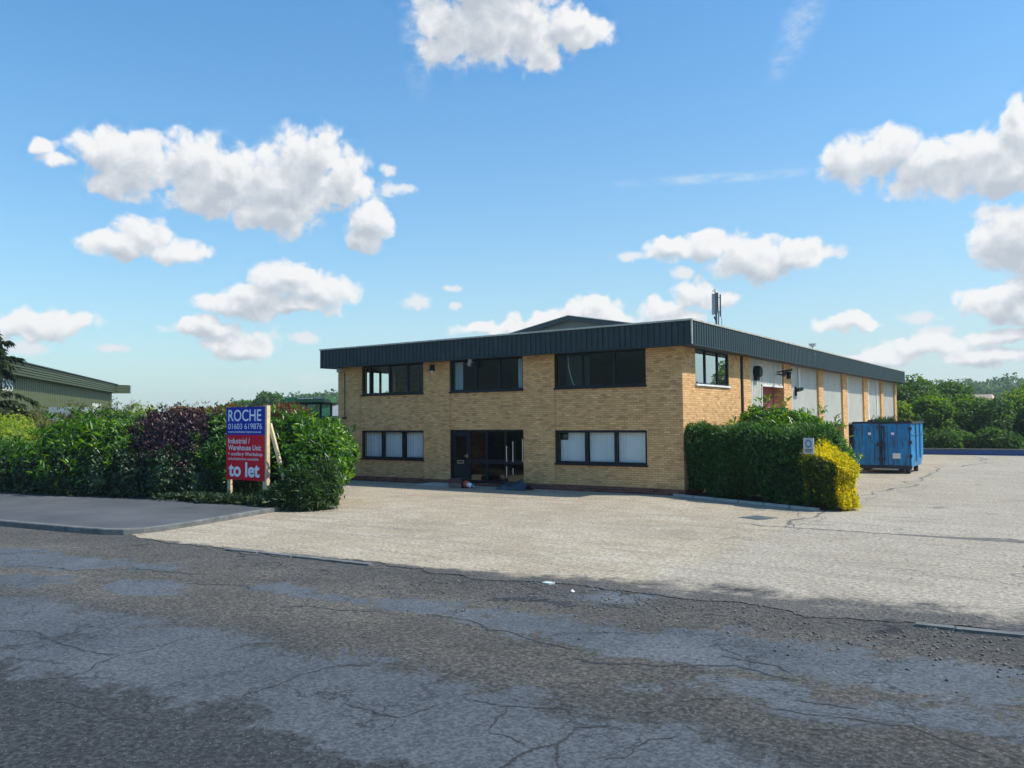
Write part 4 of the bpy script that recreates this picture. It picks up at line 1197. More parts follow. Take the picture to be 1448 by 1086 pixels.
box_hedge('clipped_hedge', 'dark green clipped hedge block against the brick corner', hp(-.30, .02), e_, n_, 2.42, 1.5, 2.16, 'conifer', 4300, .14, .042, k=5, core_in=.15, rnd=.32, wob=.09)
box_hedge('clipped_hedge', 'dark green clipped hedge block between the brick corner block and the golden bush', hp(2.14, -.02), e_, n_, 2.62, 1.7, 2.08, 'conifer', 4600, .14, .042, k=5, core_in=.15, rnd=.32, wob=.09)
box_hedge('golden_hedge', 'golden yellow clipped bush with sloping top at the end of the dark hedge', hp(4.50, -.16), e_, n_, 1.22, .95, 1.48, 'gold', 3900, .11, .034, slope=.25, rise=.48, rnd=.28, k=5, core_in=.11, taper=.08, front='gold_shaded')
shrub('laurel_bush', 'leafy light green laurel rising behind the clipped dark hedge', 'bush',
      [(1.15, 4.1, 1.6, .8, 1.0, 1.1), (2.1, 4.6, 1.6, .9, 1.0, 1.1), (2.75, 4.9, 1.3, .8, 1.0, 1.05), (3.45, 4.8, .9, .55, .85, .85), (.9, 3.4, 1.4, .65, .8, .8), (1.8, 3.6, 1.45, .8, .8, .9), (2.7, 4.0, 1.2, .8, .8, .9)],
      'laurel_light', 3300, .25, .065, 6, droop=.22, twigs=60)

# hedges beyond
box_hedge('beech_hedge', 'brownish clipped beech hedge top showing behind the purple shrub and sign', (-18.5, -6.7), Vector((.985, .17, 0)), Vector((-.17, .985, 0)), 6.2, 1.2, 3.02, 'beech', 3600, .12, .06, k=4, rnd=.25, core_in=.1, up=.5)
shrub('olive_bush', 'olive brown scrub behind the hedge below the green warehouse', 'bush',
      [(-27.5, -5.3, 1.9, 2.0, 1.2, 1.45), (-24.6, -5.0, 1.9, 1.8, 1.2, 1.55), (-30.5, -5.6, 1.8, 2.0, 1.2, 1.5), (-33.5, -6.4, 1.8, 2.0, 1.2, 1.55)], 'olive', 2600, .13, .045, 5, twigs=160, core=.75, up=.6)
shrub('olive_bush', 'thin reddish stemmed scrub right of the rounded yellow bush', 'bush',
      [(-19.7, -4.6, 1.7, 1.2, .9, 1.3), (-21.4, -4.7, 1.7, 1.1, .9, 1.3)], 'drystem', 1100, .17, .03, 4, twigs=200, core=.6, up=.8)
shrub('round_bush', 'small rounded yellow green bush standing out above the hedge top', 'bush',
      [(-23.55, -4.6, 2.1, .95, .8, 1.2)], 'yellowgreen', 900, .1, .05, 5)

# ------------------------------------------------------------------ trees
def tree(name, label, x, y, h, w, mat, n, ln, group=None, trunk=.16, base=.12, lob=15, z0=-.06, wide=.6):
    t = thing(name, label, 'tree', (x, y, z0), random.uniform(0, 6.28), group)
    lobes = []
    ch = h * (1 - base)
    zc = h * base + ch * .5
    for i in range(lob):
        a = i * 2.4 + random.uniform(-.4, .4)
        f = (i + .5) / lob
        z = h * base + ch * (.14 + .72 * f)
        rr = w * .5 * math.sin(math.pi * (.18 + .72 * f)) * random.uniform(.5, .8)
        s = w * random.uniform(.15, .27)
        lobes.append((rr * math.cos(a), rr * math.sin(a), z, s, s, s * random.uniform(.7, .95)))
    lobes.append((0, 0, zc, w * .3, w * .3, ch * .36))
    P, Nn = lobe_points(lobes, n, .2, .05, .7)
    V, F = join(rosettes(P, Nn, 4, ln * 1.15, ln * wide, .9, .2, .1, .25), core_mesh(lobes, .6))
    arrays_obj('crown', V, F, M[mat], t)
    b = MB()
    b.tube([(0, 0, -.1), (.05, .03, h * .3), (-.03, .05, h * .62)], [trunk, trunk * .75, trunk * .4], 8)
    for l in lobes[:7]:
        b.tube([(0, 0, h * .22 + random.uniform(0, h * .2)), (l[0] * .5, l[1] * .5, l[2] * .8), l[:3]], [trunk * .45, trunk * .3, trunk * .15], 6)
    b.build('trunk', M['bark'], t)
    return t
TG = 'trees beyond the blue wall'
T = [
 ('dark_tree', 'broad dark tree with the tallest crown at the warehouse end', -1.0, 49.0, 5.6, 6.2, 'tree_a', 2600, .26),
 ('dark_tree', 'dark dense tree right of the tallest crown, left of the pink roof', 1.0, 56.0, 5.2, 5.6, 'tree_a', 2500, .27),
 ('dark_tree', 'dark tree in front of the pale far wood, right of the pink roof', 8.0, 60.0, 4.5, 5.6, 'tree_a', 2500, .28),
 ('leafy_tree', 'small bright yellow green tree beside the warehouse end wall', -.6, 41.6, 3.7, 2.8, 'tree_c', 1700, .2),
 ('leafy_tree', 'mid green tree just behind the blue skip', 1.6, 43.0, 4.0, 4.0, 'tree_b', 2300, .22),
 ('leafy_tree', 'leafy mid green tree behind the blue wall next to the one behind the skip', 3.9, 45.0, 3.7, 4.2, 'tree_b', 2300, .22),
 ('leafy_tree', 'deep green bushy tree in the middle behind the blue wall', 5.6, 43.6, 3.7, 4.0, 'tree_a', 2300, .22),
 ('leafy_tree', 'light green spreading tree behind the right part of the blue wall', 7.4, 47.5, 4.3, 4.6, 'tree_c', 2300, .23),
 ('leafy_tree', 'green tree at the right edge of the photo behind the blue wall', 8.6, 44.2, 3.9, 4.2, 'tree_b', 2300, .22),
 ('pale_tree', 'pale green round tree rising behind the others at the right edge', 7.4, 68.0, 5.5, 5.2, 'tree_c', 2100, .3),
 ('dark_tree', 'blue green tree below the pale round tree at the right edge', 10.4, 52.0, 4.3, 4.8, 'tree_a', 2000, .26),
 ('leafy_tree', 'green tree standing outside the right edge beyond the yard', 14.5, 46.5, 4.8, 5.5, 'tree_b', 1800, .28),
 ('dark_tree', 'tall dark tree whose crown shows only in the office end window', 15.5, 50.0, 8.6, 5.5, 'tree_a', 1800, .3),
 ('dark_tree', 'shorter dark tree whose crown shows only in the office end window', 22.0, 49.0, 7.6, 5.0, 'tree_a', 1800, .3),
]
for a in T:
    tree(*a, group=TG)
# low bramble bank at the foot of the trees
bl = [(x_, 37.6 + .9 * math.sin(x_ * 1.7), .25, 1.0, .9, 1.0 + .5 * math.sin(x_ * 2.3)) for x_ in np.arange(-1.4, 15, .9)]
P, Nn = lobe_points(bl, 5200, .15, .05)
o = arrays_obj('brambles', *join(rosettes(P, Nn, 4, .26, .13), core_mesh(bl, .7)), M['tree_a'])
tag(o, 'leafy bramble bank growing between the blue wall and the trees', 'brambles', kind='stuff')
tree('round_tree', 'dark round headed tree standing alone beyond the purple shrub', -118.0, 78.0, 8.6, 7.5, 'tree_a', 1400, .55, z0=-.4)
tree('round_tree', 'smaller round headed tree at the left of the lone dark tree', -121.5, 74.0, 7.2, 5.6, 'tree_a', 1000, .55, z0=-.4)

# conifer at the far left with drooping boughs
t = thing('conifer_tree', 'dark conifer with drooping boughs at the left edge before the green warehouse', 'tree', (-32.9, -6.6, -.06))
MB().tube([(0, 0, 0), (.05, 0, 4), (0, .05, 7.25)], [.24, .16, .04], 10).build('trunk', M['bark'], t)
Vs, Fs, off = [], [], 0
bb = MB()
for i in range(40):
    z = 1.4 + 5.6 * (i / 40) ** .95
    a = i * 2.4 + random.uniform(-.3, .3)
    if 4.0 < z < 5.3 and -1.9 < (a + 3.1416) % 6.2832 - 3.1416 < .9: continue
    ln = (2.75 * (1 - (z / 7.6) ** 1.6) + .2) * random.uniform(.5, 1.15)
    pts = []
    for s in range(9):
        f = s / 8
        pts.append((math.cos(a) * ln * f, math.sin(a) * ln * f, z + .25 * f - .95 * f * f * ln * .4 + random.gauss(0, .03)))
    bb.tube(pts, [.035 * (1 - .8 * s / 8) for s in range(9)], 5)
    pts = np.array(pts)
    m = int(45 + 52 * ln)
    f = rng.random(m) * 7.99
    k = f.astype(int); fr = (f - k)[:, None]
    P = pts[k] * (1 - fr) + pts[k + 1] * fr
    side = np.where(rng.random(m) < .5, 1, -1)[:, None]
    dirv = np.array([math.cos(a), math.sin(a), 0]); per = np.array([-math.sin(a), math.cos(a), 0])
    A = dirv * .7 + per * side * rng.uniform(.2, 1, (m, 1)) + np.array([0, 0, -.35]) + rng.normal(0, .25, (m, 3))
    V, F = leaf_arrays(P, A, np.tile([0, 0, 1.0], (m, 1)), rng.uniform(.16, .5, m), rng.uniform(.04, .11, m), .2, .3)
    Vs.append(V); Fs.append(F + off); off += len(V)
arrays_obj('crown', np.concatenate(Vs), np.concatenate(Fs), M['pine'], t)
bb.build('bough', M['bark'], t)

# far wood on the hills: one mass of crowns
Vs, Fs, off = [], [], 0
for i in range(900):
    if i < 620:
        a = R(random.uniform(-61, -42)); r = random.uniform(320, 470)
    else:
        a = R(random.uniform(-12, 16)); r = random.uniform(300, 470)
    x, y = r * math.sin(a), r * math.cos(a)
    s = random.uniform(2.2, 5.0) * (1 if a > R(-56) else .7)
    hgt = s * random.uniform(.75, 1.1)
    m = 70
    P, Nn = lobe_points([(0, 0, 0, s, s, hgt), (s * .6, .3 * s, .1 * s, s * .6, s * .6, hgt * .7), (-s * .5, -.4 * s, -.1, s * .65, s * .65, hgt * .75)], m, .1, -hgt * .6)
    V1 = rosettes(P, Nn, 3, s * .30, s * .24, .9, .2, .1, .2)
    V2 = core_mesh([(0, 0, 0, s, s, hgt)], .82) if False else None
    V, F = V1
    Vs.append(V + np.array([x, y, hill_h(x, y) + hgt * .62])); Fs.append(F + off); off += len(V)
o = arrays_obj('far_woodland', np.concatenate(Vs), np.concatenate(Fs), M['farwood'])
tag(o, 'hazy green woodland covering the distant low hills', 'woodland', kind='stuff')

# ------------------------------------------------------------------ golden hedge notice
t = thing('yard_notice', 'small grey notice plate with blue disc on a post in the hedge', 'notice', (4.46, -1.93, .04), math.atan2(-.40, .916))
MB().tube([(0, .0, 0), (0, .0, 1.85)], .025, 8).build('post', M['black'], t)
MB().box((-.17, -.045, 1.46), (.17, -.028, 1.90)).build('plate', M['lightgrey'], t)
b = MB(); b.tube([(0, -.046, 1.74), (0, -.05, 1.74)], .11, 24); b.build('blue_disc', M['discblue'], t)
b = MB(); b.tube([(0, -.0505, 1.745), (0, -.0535, 1.745)], .065, 16); b.build('disc_symbol', M['lightgrey'], t)
b = MB()
for z, w_ in ((1.585, .12), (1.55, .135), (1.515, .09)):
    b.box((-w_, -.0495, z - .01), (w_, -.0455, z + .01))
b.build('lettering', M['darksteel'], t)

# ------------------------------------------------------------------ blue skip
t = thing('blue_skip', 'rusty blue steel roll on skip with double end doors in the yard', 'skip', (2.14, 14.2, 0), 0)
W_, LN, H0, H1 = 2.36, 3.3, .30, 2.28
b = MB()
# long sides: plate with sloping lower tail end
for x in (0.0, W_ - .05):
    prof = [(0, H0), (LN - .75, H0), (LN, .82), (LN, H1), (0, H1)]
    n = len(prof)
    b.add([(x, y, z) for y, z in prof] + [(x + .05, y, z) for y, z in prof], [tuple(range(n)), tuple(range(2 * n - 1, n - 1, -1))] + [(i, i + n, (i + 1) % n + n, (i + 1) % n) for i in range(n)])
b.box((.05, LN - .05, .8), (W_ - .05, LN, H1)); b.box((.05, .04, H0), (W_ - .05, LN - .75, H0 + .05))
b.add([(.05, LN - .75, H0), (W_ - .05, LN - .75, H0), (W_ - .05, LN, .82), (.05, LN, .82)], [(0, 1, 2, 3)])
b.build('body', M['skip'], t, fix=True)
b = MB(); b.box((-.05, -.03, H1 - .09), (W_ + .05, .06, H1)); b.box((-.05, .062, H1 - .09), (.06, LN + .04, H1)); b.box((W_ - .06, .062, H1 - .09), (W_ + .05, LN + .04, H1)); b.box((.062, LN - .05, H1 - .09), (W_ - .062, LN + .04, H1))
b.build('top_rail', M['skipdark'], t)
for y in (1.1, 2.2):
    MB().box((W_ + .001, y, .5 if y < 2 else .62), (W_ + .05, y + .05, H1 - .1)).build('side_rib', M['skip'], t)
    MB().box((-.05, y, .5 if y < 2 else .62), (-.001, y + .05, H1 - .1)).build('side_rib', M['skip'], t)
MB().box((W_ + .001, .1, 1.68), (W_ + .03, LN - .02, 1.72)).build('side_rail', M['skip'], t)
for x0_, x1_ in ((.07, W_ / 2 - .02), (W_ / 2 + .02, W_ - .07)):
    b = MB(); b.box((x0_, -.045, H0 + .06), (x1_, -.003, H1 - .10))
    d_ = b.build('door', M['skip'], t)
    q = MB()
    for f in (.30, .66):
        x = x0_ + (x1_ - x0_) * f
        q.add([(x - .11, -.046, H0 + .1), (x - .07, -.10, H0 + .1), (x + .07, -.10, H0 + .1), (x + .11, -.046, H0 + .1), (x - .11, -.046, H1 - .14), (x - .07, -.10, H1 - .14), (x + .07, -.10, H1 - .14), (x + .11, -.046, H1 - .14)],
              [(0, 1, 5, 4), (1, 2, 6, 5), (2, 3, 7, 6), (0, 3, 2, 1), (4, 5, 6, 7)])
    q.build('door_rib', M['skip'], d_)
    xm = (x0_ + x1_) / 2 + (.08 if x0_ < 1 else -.1)
    MB().box((xm - .06, -.106, 1.70), (xm + .06, -.101, 1.80)).build('sticker', M['signwhite'], d_)
b = MB()
b.tube([(W_ / 2 - .07, -.085, H0 + .05), (W_ / 2 - .07, -.085, H1 - .1)], .03, 8); b.tube([(W_ / 2 + .09, -.085, H0 + .1), (W_ / 2 + .09, -.085, H1 - .2)], .022, 8)
for z in (.6, 1.28, 2.0):
    b.box((W_ / 2 - .17, -.13, z), (W_ / 2 + .14, -.05, z + .07))
b.box((W_ / 2 - .25, -.15, 1.22), (W_ / 2 + .02, -.10, 1.27)); b.bar((W_ / 2 + .1, -.14, .9), (W_ / 2 + .16, -.14, 1.3), .03)
b.build('locking_bar', M['skipdark'], t)
b = MB()
for z in (.7, 1.3, 1.9):
    b.box((W_ - .08, -.08, z), (W_ + .04, .02, z + .14)); b.box((-.04, -.08, z), (.08, .02, z + .14))
b.build('hinge', M['skipdark'], t)
MB().box((1.62, -.112, .66), (1.94, -.106, .9)).build('sticker', M['white_metal'], t)
b = MB(); b.box((.0, -.05, .20), (W_, .08, H0 + .05)); b.box((.35, .1, .12), (.55, LN - .8, H0 - .01)); b.box((W_ - .55, .1, .12), (W_ - .35, LN - .8, H0 - .01))
b.build('chassis', M['skipdark'], t)
for x in (.12, W_ - .18):
    for y in (.22, LN - 1.1):
        MB().tube([(x - .07, y, .145), (x + .09, y, .145)], .145, 14).build('roller', M['skipdark'], t)
MB().box((.06, .07, 1.7), (W_ - .06, LN - .06, 2.02)).build('rubbish_fill', M['soil'], t)
# weeds and rubbish standing in the skip
b = MB()
P = np.c_[rng.uniform(.35, 1.9, 240), rng.uniform(.1, 1.4, 240), np.full(240, 2.0)] + np.array([2.14, 14.2, 0])
P[:, 0] = 2.14 + np.where(rng.random(240) < .6, rng.normal(1.05, .12, 240), rng.normal(1.45, .15, 240))
V, F = leaf_arrays(P, np.c_[rng.normal(0, .4, 240), rng.normal(0, .3, 240), np.ones(240)], np.tile([0, -1.0, .2], (240, 1)), rng.uniform(.2, .62, 240), rng.uniform(.02, .06, 240))
tag(arrays_obj('weeds', V, F, M['darkleaf']), 'dark weeds sticking up out of the blue skip', 'weeds', kind='stuff')
t = thing('scrap_metal', 'bent dark scrap rods poking out above the skip rim', 'scrap metal', (2.9, 14.5, 2.0))
MB().tube([(-.1, 0, 0), (-.02, 0, .42), (.05, .02, .58), (.08, 0, .50)], .02, 6).build('rod', M['darksteel'], t)
MB().tube([(.75, .2, 0), (.78, .2, .5), (.9, .2, .56), (1.0, .2, .45), (1.0, .2, 0)], .018, 6).build('rod', M['darksteel'], t)
MB().bar((-.2, 0, .32), (.16, 0, .36), .1, .08).build('plate', M['darksteel'], t)

# low blue wall along the back of the yard
t = thing('blue_wall', 'low blue painted wall with pale coping along the back of the yard', 'wall', (-.8, 34.5, 0), R(.6))
MB().box((0, 0, -.05), (26, .25, .335)).build('wall_face', M['bluewall'], t)
b = MB()
for k in range(26):
    b.box((k * 1.0, -.04, .336), (k * 1.0 + .99, .29, .405 + random.uniform(-.006, .006)))
b.build('coping', M['kerb'], t)

# ------------------------------------------------------------------ items by the door
t = thing('traffic_cone', 'orange and white traffic cone lying on its side by the boxes', 'traffic cone', (-8.28, -.95, .15), R(-8))
prof = [(0, .135), (.16, .105), (.3, .075), (.46, .045)]
b = MB(); b.tube([(0, 0, 0), (.17, 0, -.025)], [.14, .105], 18); b.build('cone_body', M['orange'], t, smooth=True)
b = MB(); b.tube([(.171, 0, -.025), (.36, 0, -.06)], [.104, .068], 18); b.build('white_sleeve', M['signwhite'], t, smooth=True)
b = MB(); b.tube([(.361, 0, -.06), (.52, 0, -.09)], [.067, .035], 18); b.build('cone_tip', M['steel'], t, smooth=True)
b = MB(); b.obox((-.02, 0, 0.02), (.018, 0, .004), (0, .17, 0), (-.02, 0, .17)); b.build('cone_base', M['black'], t)
t = thing('cardboard_box', 'grey brown box with dark maroon lid lying beside the entrance', 'box', (-8.62, -.93, 0), R(6))
MB().add([(-.30, -.2, .02), (.26, -.2, -.0), (.26, .2, .0), (-.30, .2, .02), (-.34, -.19, .19), (.28, -.21, .22), (.28, .2, .22), (-.34, .2, .19)], [(3, 2, 1, 0), (4, 5, 6, 7), (0, 1, 5, 4), (1, 2, 6, 5), (2, 3, 7, 6), (3, 0, 4, 7)]).build('carton', M['card'], t)
MB().add([(-.36, -.22, .20), (.30, -.24, .23), (.30, .22, .23), (-.36, .22, .20), (-.33, -.2, .33), (.26, -.2, .36), (.24, .2, .36), (-.3, .2, .33)], [(3, 2, 1, 0), (4, 5, 6, 7), (0, 1, 5, 4), (1, 2, 6, 5), (2, 3, 7, 6), (3, 0, 4, 7)]).build('lid', M['maroonboard'], t)
# crumpled sheet
nx_, ny_ = 22, 12
vs, fs = [], []
for j in range(ny_):
    for i in range(nx_):
        u, v = i / (nx_ - 1), j / (ny_ - 1)
        env = math.sin(math.pi * v) ** .6 * (.35 + .65 * abs(math.sin(math.pi * (.08 + u * .95)))) * (1.0 if u < .3 else .8 + .45 * u)
        ridge = .5 + .5 * math.sin(u * 9 + v * 3) * math.cos(u * 4 - v * 5)
        z = .36 * env * (.45 + .55 * ridge) + (.10 if u > .7 else 0) * math.sin(math.pi * v)
        vs.append((u * 1.25 - .62 + .06 * math.sin(v * 7), (v - .5) * .62 + .05 * math.sin(u * 11), max(0.004, z)))
for j in range(ny_ - 1):
    for i in range(nx_ - 1):
        fs.append((j * nx_ + i, j * nx_ + i + 1, (j + 1) * nx_ + i + 1, (j + 1) * nx_ + i))
b = MB(); b.add(vs, fs)
o = b.build('plastic_sheet', M['bag'])
o.location = (-6.22, -.72, .004)
sm = o.modifiers.new('thick', 'SOLIDIFY'); sm.thickness = .006
tag(o, 'crumpled dark navy plastic sheet heaped at the foot of the entrance doors', 'plastic sheet')

# ------------------------------------------------------------------ green warehouse at the left
Pl, Pr = Vector((-28.0, -12.5, 0)), Vector((-62.4, 15.55, 0))
u_ = (Pr - Pl).normalized(); m_ = Vector((-u_.y, u_.x, 0))
if m_.dot(Vector((1, 1, 0))) < 0: m_ = -m_
t = thing('green_warehouse', 'olive green ribbed metal warehouse with banded fascia behind the left hedge', 'building', (0, 0, 0))
ln = (Pr - Pl).length
bk = -m_ * 22
def q3(s, d, z): 
    p = Pl + u_ * s + m_ * d
    return (p.x, p.y, z)
b = MB()
k = int(ln / .45)
prof = []
for i in range(k):
    a = i * ln / k
    prof += [(a, 0), (a + .25, 0), (a + .30, -.05), (a + .40, -.05)]
prof.append((ln, 0))
vs = []
for s, d in prof: vs += [q3(s, d, 0), q3(s, d, 5.36)]
b.add(vs, [(2 * i, 2 * i + 2, 2 * i + 3, 2 * i + 1) for i in range(len(prof) - 1)])
b.add([q3(ln, 0, 0), q3(ln, -22, 0), q3(ln, -22, 5.36), q3(ln, 0, 5.36), q3(0, 0, 0), q3(0, -22, 0), q3(0, -22, 5.36), q3(0, 0, 5.36)], [(0, 1, 2, 3), (4, 7, 6, 5)])
b.build('ribbed_wall', M['greensheet'], t)
b = MB()
vs = []
prof = []
for i in range(5):
    z = 5.34 + i * .152
    prof += [(z, .5), (z + .10, .5), (z + .115, .42), (z + .145, .42)]
prof.append((6.10, .5))
LE = ln + .62
for z, d in prof: vs += [q3(-.5, d, z), q3(LE - .9, d, z), q3(LE, d + 1.0, z), q3(LE + .02, d + 1.02, z)]
fs = []
for i in range(len(prof) - 1):
    for j in range(2): fs.append((4 * i + j, 4 * i + j + 1, 4 * i + j + 5, 4 * i + j + 4))
b.add(vs, fs)
b.add([q3(-.5, .5, 5.34), q3(LE - .9, .5, 5.34), q3(LE, 1.5, 5.34), q3(LE, -.1, 5.34), q3(-.5, -.1, 5.34)], [(0, 1, 2, 3, 4)])
b.add([q3(-.5, .55, 6.10), q3(LE - .9, .55, 6.10), q3(LE, 1.55, 6.10), q3(LE, -1, 6.12), q3(-.5, -1, 6.12)], [(4, 3, 2, 1, 0)])
b.build('banded_fascia', M['greenfascia'], t)
b = MB(); b.add([q3(-.5, -.9, 6.08), q3(LE, -.9, 6.08), q3(LE, -11, 6.9), q3(-.5, -11, 6.9), q3(LE, -22, 6.0), q3(-.5, -22, 6.0)], [(0, 1, 2, 3), (3, 2, 4, 5)])
b.build('roof', M['houseroof'], t)
MB().bar(q3(-.5, .53, 6.13), q3(LE - .9, .53, 6.13), .12, .06).build('roof_edge', M['barge'], t)
# serif letters of the wall sign
def glyph_S(h):
    pts = []
    for i in range(33):
        f = i / 32
        if f < .5:
            a = R(35) + f * 2 * R(235); cx, cy, r = .27 * h, .745 * h, .225 * h
        else:
            a = R(90) - (f - .5) * 2 * R(235); cx, cy, r = .27 * h, .27 * h, .255 * h
        pts.append((cx + r * math.cos(a) * 1.0, cy + r * math.sin(a)))
    wd = [.055 * h + .10 * h * math.sin(math.pi * i / 32) ** 3 for i in range(33)]
    return pts, wd
def sign_letters():
    b = MB(); H_ = .62
    x = 0
    for ch in 'ESS':
        if ch == 'S':
            pts, wd = glyph_S(H_)
            vs, fs = [], []
            for i, p in enumerate(pts):
                a, c = Vector(pts[max(0, i - 1)]), Vector(pts[min(32, i + 1)])
                tt = (c - a).normalized()
                vs += [(x + p[0] - tt.y * wd[i] / 2, p[1] + tt.x * wd[i] / 2), (x + p[0] + tt.y * wd[i] / 2, p[1] - tt.x * wd[i] / 2)]
                if i: fs.append((2 * i - 2, 2 * i - 1, 2 * i + 1, 2 * i))
            b.add([(p[0], p[1], 0) for p in vs], fs)
            b.add([(x + .42 * H_, .72 * H_, 0), (x + .475 * H_, .72 * H_, 0), (x + .475 * H_, .97 * H_, 0), (x + .42 * H_, .9 * H_, 0)], [(0, 1, 2, 3)])
            b.add([(x + .02 * H_, .05 * H_, 0), (x + .07 * H_, .1 * H_, 0), (x + .07 * H_, .3 * H_, 0), (x + .02 * H_, .3 * H_, 0)], [(0, 1, 2, 3)])
            x += .62 * H_
        else:
            for a in ((0, 0, .12, 1), (0, 0, .55, .07), (0, .93, .55, 1), (.12, .47, .42, .53), (.49, 0, .55, .25), (.49, .75, .55, 1), (.38, .38, .42, .62)):
                b.add([(x + a[0] * H_, a[1] * H_, 0), (x + a[2] * H_, a[1] * H_, 0), (x + a[2] * H_, a[3] * H_, 0), (x + a[0] * H_, a[3] * H_, 0)], [(0, 1, 2, 3)])
            x += .68 * H_
    return b, x
b, wx = sign_letters()
s_end = (Vector((-39.75, -2.95, 0)) - Pl).dot(u_)
xs_ = 1.55
b.v = [q3(s_end - (wx - p[0]) * xs_, .06, 4.45 + p[1]) for p in b.v]
b.build('lettering', M['signwhite'], t)
b = MB(); b.add([q3(ln - 8.2, .02, 2.4), q3(ln - 4.8, .02, 2.4), q3(ln - 4.8, .02, 4.25), q3(ln - 8.2, .02, 4.25)], [(0, 1, 2, 3)])
b.build('doorway_panel', M['white_metal'], t)

# parked van glimpsed over the hedge
t = thing('parked_lorry', 'pale blue lorry top glimpsed over the hedge before the green warehouse', 'lorry', (-42.3, 1.9, 0), math.atan2(u_.y, u_.x))
t.scale = (1.0, 1.1, 1.3)
b = MB(); b.add([(-2.0, -.9, .4), (2.0, -.9, .4), (2.0, .9, .4), (-2.0, .9, .4), (-2.0, -.85, 2.75), (1.1, -.85, 2.75), (1.1, .85, 2.75), (-2.0, .85, 2.75), (2.0, -.88, 1.5), (2.0, .88, 1.5)],
                [(3, 2, 1, 0), (4, 5, 6, 7), (0, 1, 8, 5, 4), (2, 3, 7, 6, 9), (1, 2, 9, 8), (8, 9, 6, 5), (3, 0, 4, 7)])
b.build('body', M['van'], t)
b = MB(); b.add([(1.12, -.87, 1.6), (1.8, -.885, 1.6), (1.15, -.865, 2.6), (1.02, -.865, 2.6)], [(0, 1, 2, 3)]); b.add([(2.0, -.78, 1.57), (2.0, .78, 1.57), (1.17, .78, 2.69), (1.17, -.78, 2.69)], [(0, 1, 2, 3)])
for v in range(4, 8): b.v[v] = (b.v[v][0] + .012, b.v[v][1], b.v[v][2] + .012)
b.build('window', M['frame'], t)
for x in (-1.3, 1.3):
    for y in (-.82, .82):
        MB().tube([(x, y - .1, .33), (x, y + .1, .33)], .33, 16).build('wheel', M['tyre'], t)

# tractor cab behind the hedge
t = thing('green_tractor', 'green tractor with flat cab roof parked behind the hedge left of the office', 'tractor', (-19.0, .95, 0), R(28))
t.scale = (1.04, 1.04, 1.06)
b = MB(); b.box((-.98, -.85, 3.22), (.98, .85, 3.36)); b.box((-.85, -.72, 3.362), (.85, .72, 3.43))
b.build('cab_roof', M['tractorgreen'], t)
b = MB(); b.box((-1.0, -.87, 3.14), (1.0, .87, 3.218)); b.build('roof_lining', M['black'], t)
b = MB(); b.box((.55, -.88, 3.37), (.95, -.6, 3.42)); b.box((-.2, -.9, 3.36), (.45, -.8, 3.41)); b.build('roof_lamp', M['lightgrey'], t)
b = MB()
for x in (-.78, .12, .78):
    for y in (-.68, .68):
        b.bar((x, y, 1.5), (x * (1 if x != -.78 else .95), y, 3.14), .09, .08)
b.build('cab_frame', M['black'], t)
b = MB(); b.box((-.85, -.72, 1.2), (.85, .72, 1.75)); b.build('cab_base', M['tractorgreen'], t)
for a, c in (((-.74, -.69), (.08, -.69)), ((.16, -.69), (.74, -.69)), ((.80, -.62), (.80, .62)), ((-.74, .69), (.74, .69))):
    MB().quad((*a, 1.78), (*c, 1.78), (*c, 3.12), (*a, 3.12)).build('window', M['cabglass'], t)
b = MB(); b.box((-2.7, -.4, 1.0), (-.87, .4, 1.75)); b.build('bonnet', M['tractorgreen'], t)
for x, y, r_ in ((.35, -1.0, .85), (.35, 1.0, .85), (-2.1, -.85, .58), (-2.1, .85, .58)):
    MB().tube([(x, y - .2, r_), (x, y + .2, r_)], r_, 22).build('wheel', M['tyre'], t)
b = MB(); b.tube([(-.85, -.95, 2.5), (-1.0, -1.05, 2.9)], .02, 6); b.box((-1.12, -1.1, 2.75), (-.95, -1.06, 3.05)); b.build('mirror', M['black'], t)

t = thing('low_shed', 'low shed with grey roof between the tractor and the office', 'shed', (-24.6, 7.6, 0), R(0))
MB().box((-3, 0, -.05), (3, 4, 2.75)).build('wall', M['render'], t)
b = MB(); b.add([(-3.2, -.3, 2.85), (3.2, -.3, 2.85), (3.2, 4.3, 3.75), (-3.2, 4.3, 3.75), (-3.2, -.3, 2.72), (3.2, -.3, 2.72), (3.2, 4.3, 3.62), (-3.2, 4.3, 3.62)], [(0, 1, 2, 3), (7, 6, 5, 4), (4, 5, 1, 0), (5, 6, 2, 1), (6, 7, 3, 2), (7, 4, 0, 3)])
b.build('roof', M['houseroof'], t)
MB().box((-3.0, -.06, 2.3), (3.0, -.005, 2.6)).build('shutter_band', M['darksteel'], t)

# house among the trees
t = thing('pink_roofed_house', 'house with pinkish roof peeping out between the far trees', 'house', (-1.6, 107.0, -1.1), R(-20))
MB().box((-4, -3, 0), (4, 3, 3.9)).build('wall', M['render'], t)
b = MB(); b.add([(-4.3, -3.3, 3.8), (4.3, -3.3, 3.8), (4.3, 3.3, 3.8), (-4.3, 3.3, 3.8), (-2.4, 0, 6.6), (2.4, 0, 6.6)], [(0, 1, 5, 4), (1, 2, 5), (2, 3, 4, 5), (3, 0, 4), (3, 2, 1, 0)])
rf = b.build('roof', M['housepink'], t)

# ------------------------------------------------------------------ sun, sky, clouds
SUN_AZ = Vector((.92, .39, 0)).normalized()
SUN_EL = R(53)
sd = SUN_AZ * math.cos(SUN_EL) + Vector((0, 0, math.sin(SUN_EL)))
li = bpy.data.lights.new('sun', 'SUN')
li.energy = 3.7; li.angle = R(.5); li.color = (1.0, .94, .84)
lo = link(bpy.data.objects.new('sun', li))
lo.rotation_euler = (-sd).to_track_quat('-Z', 'Y').to_euler()

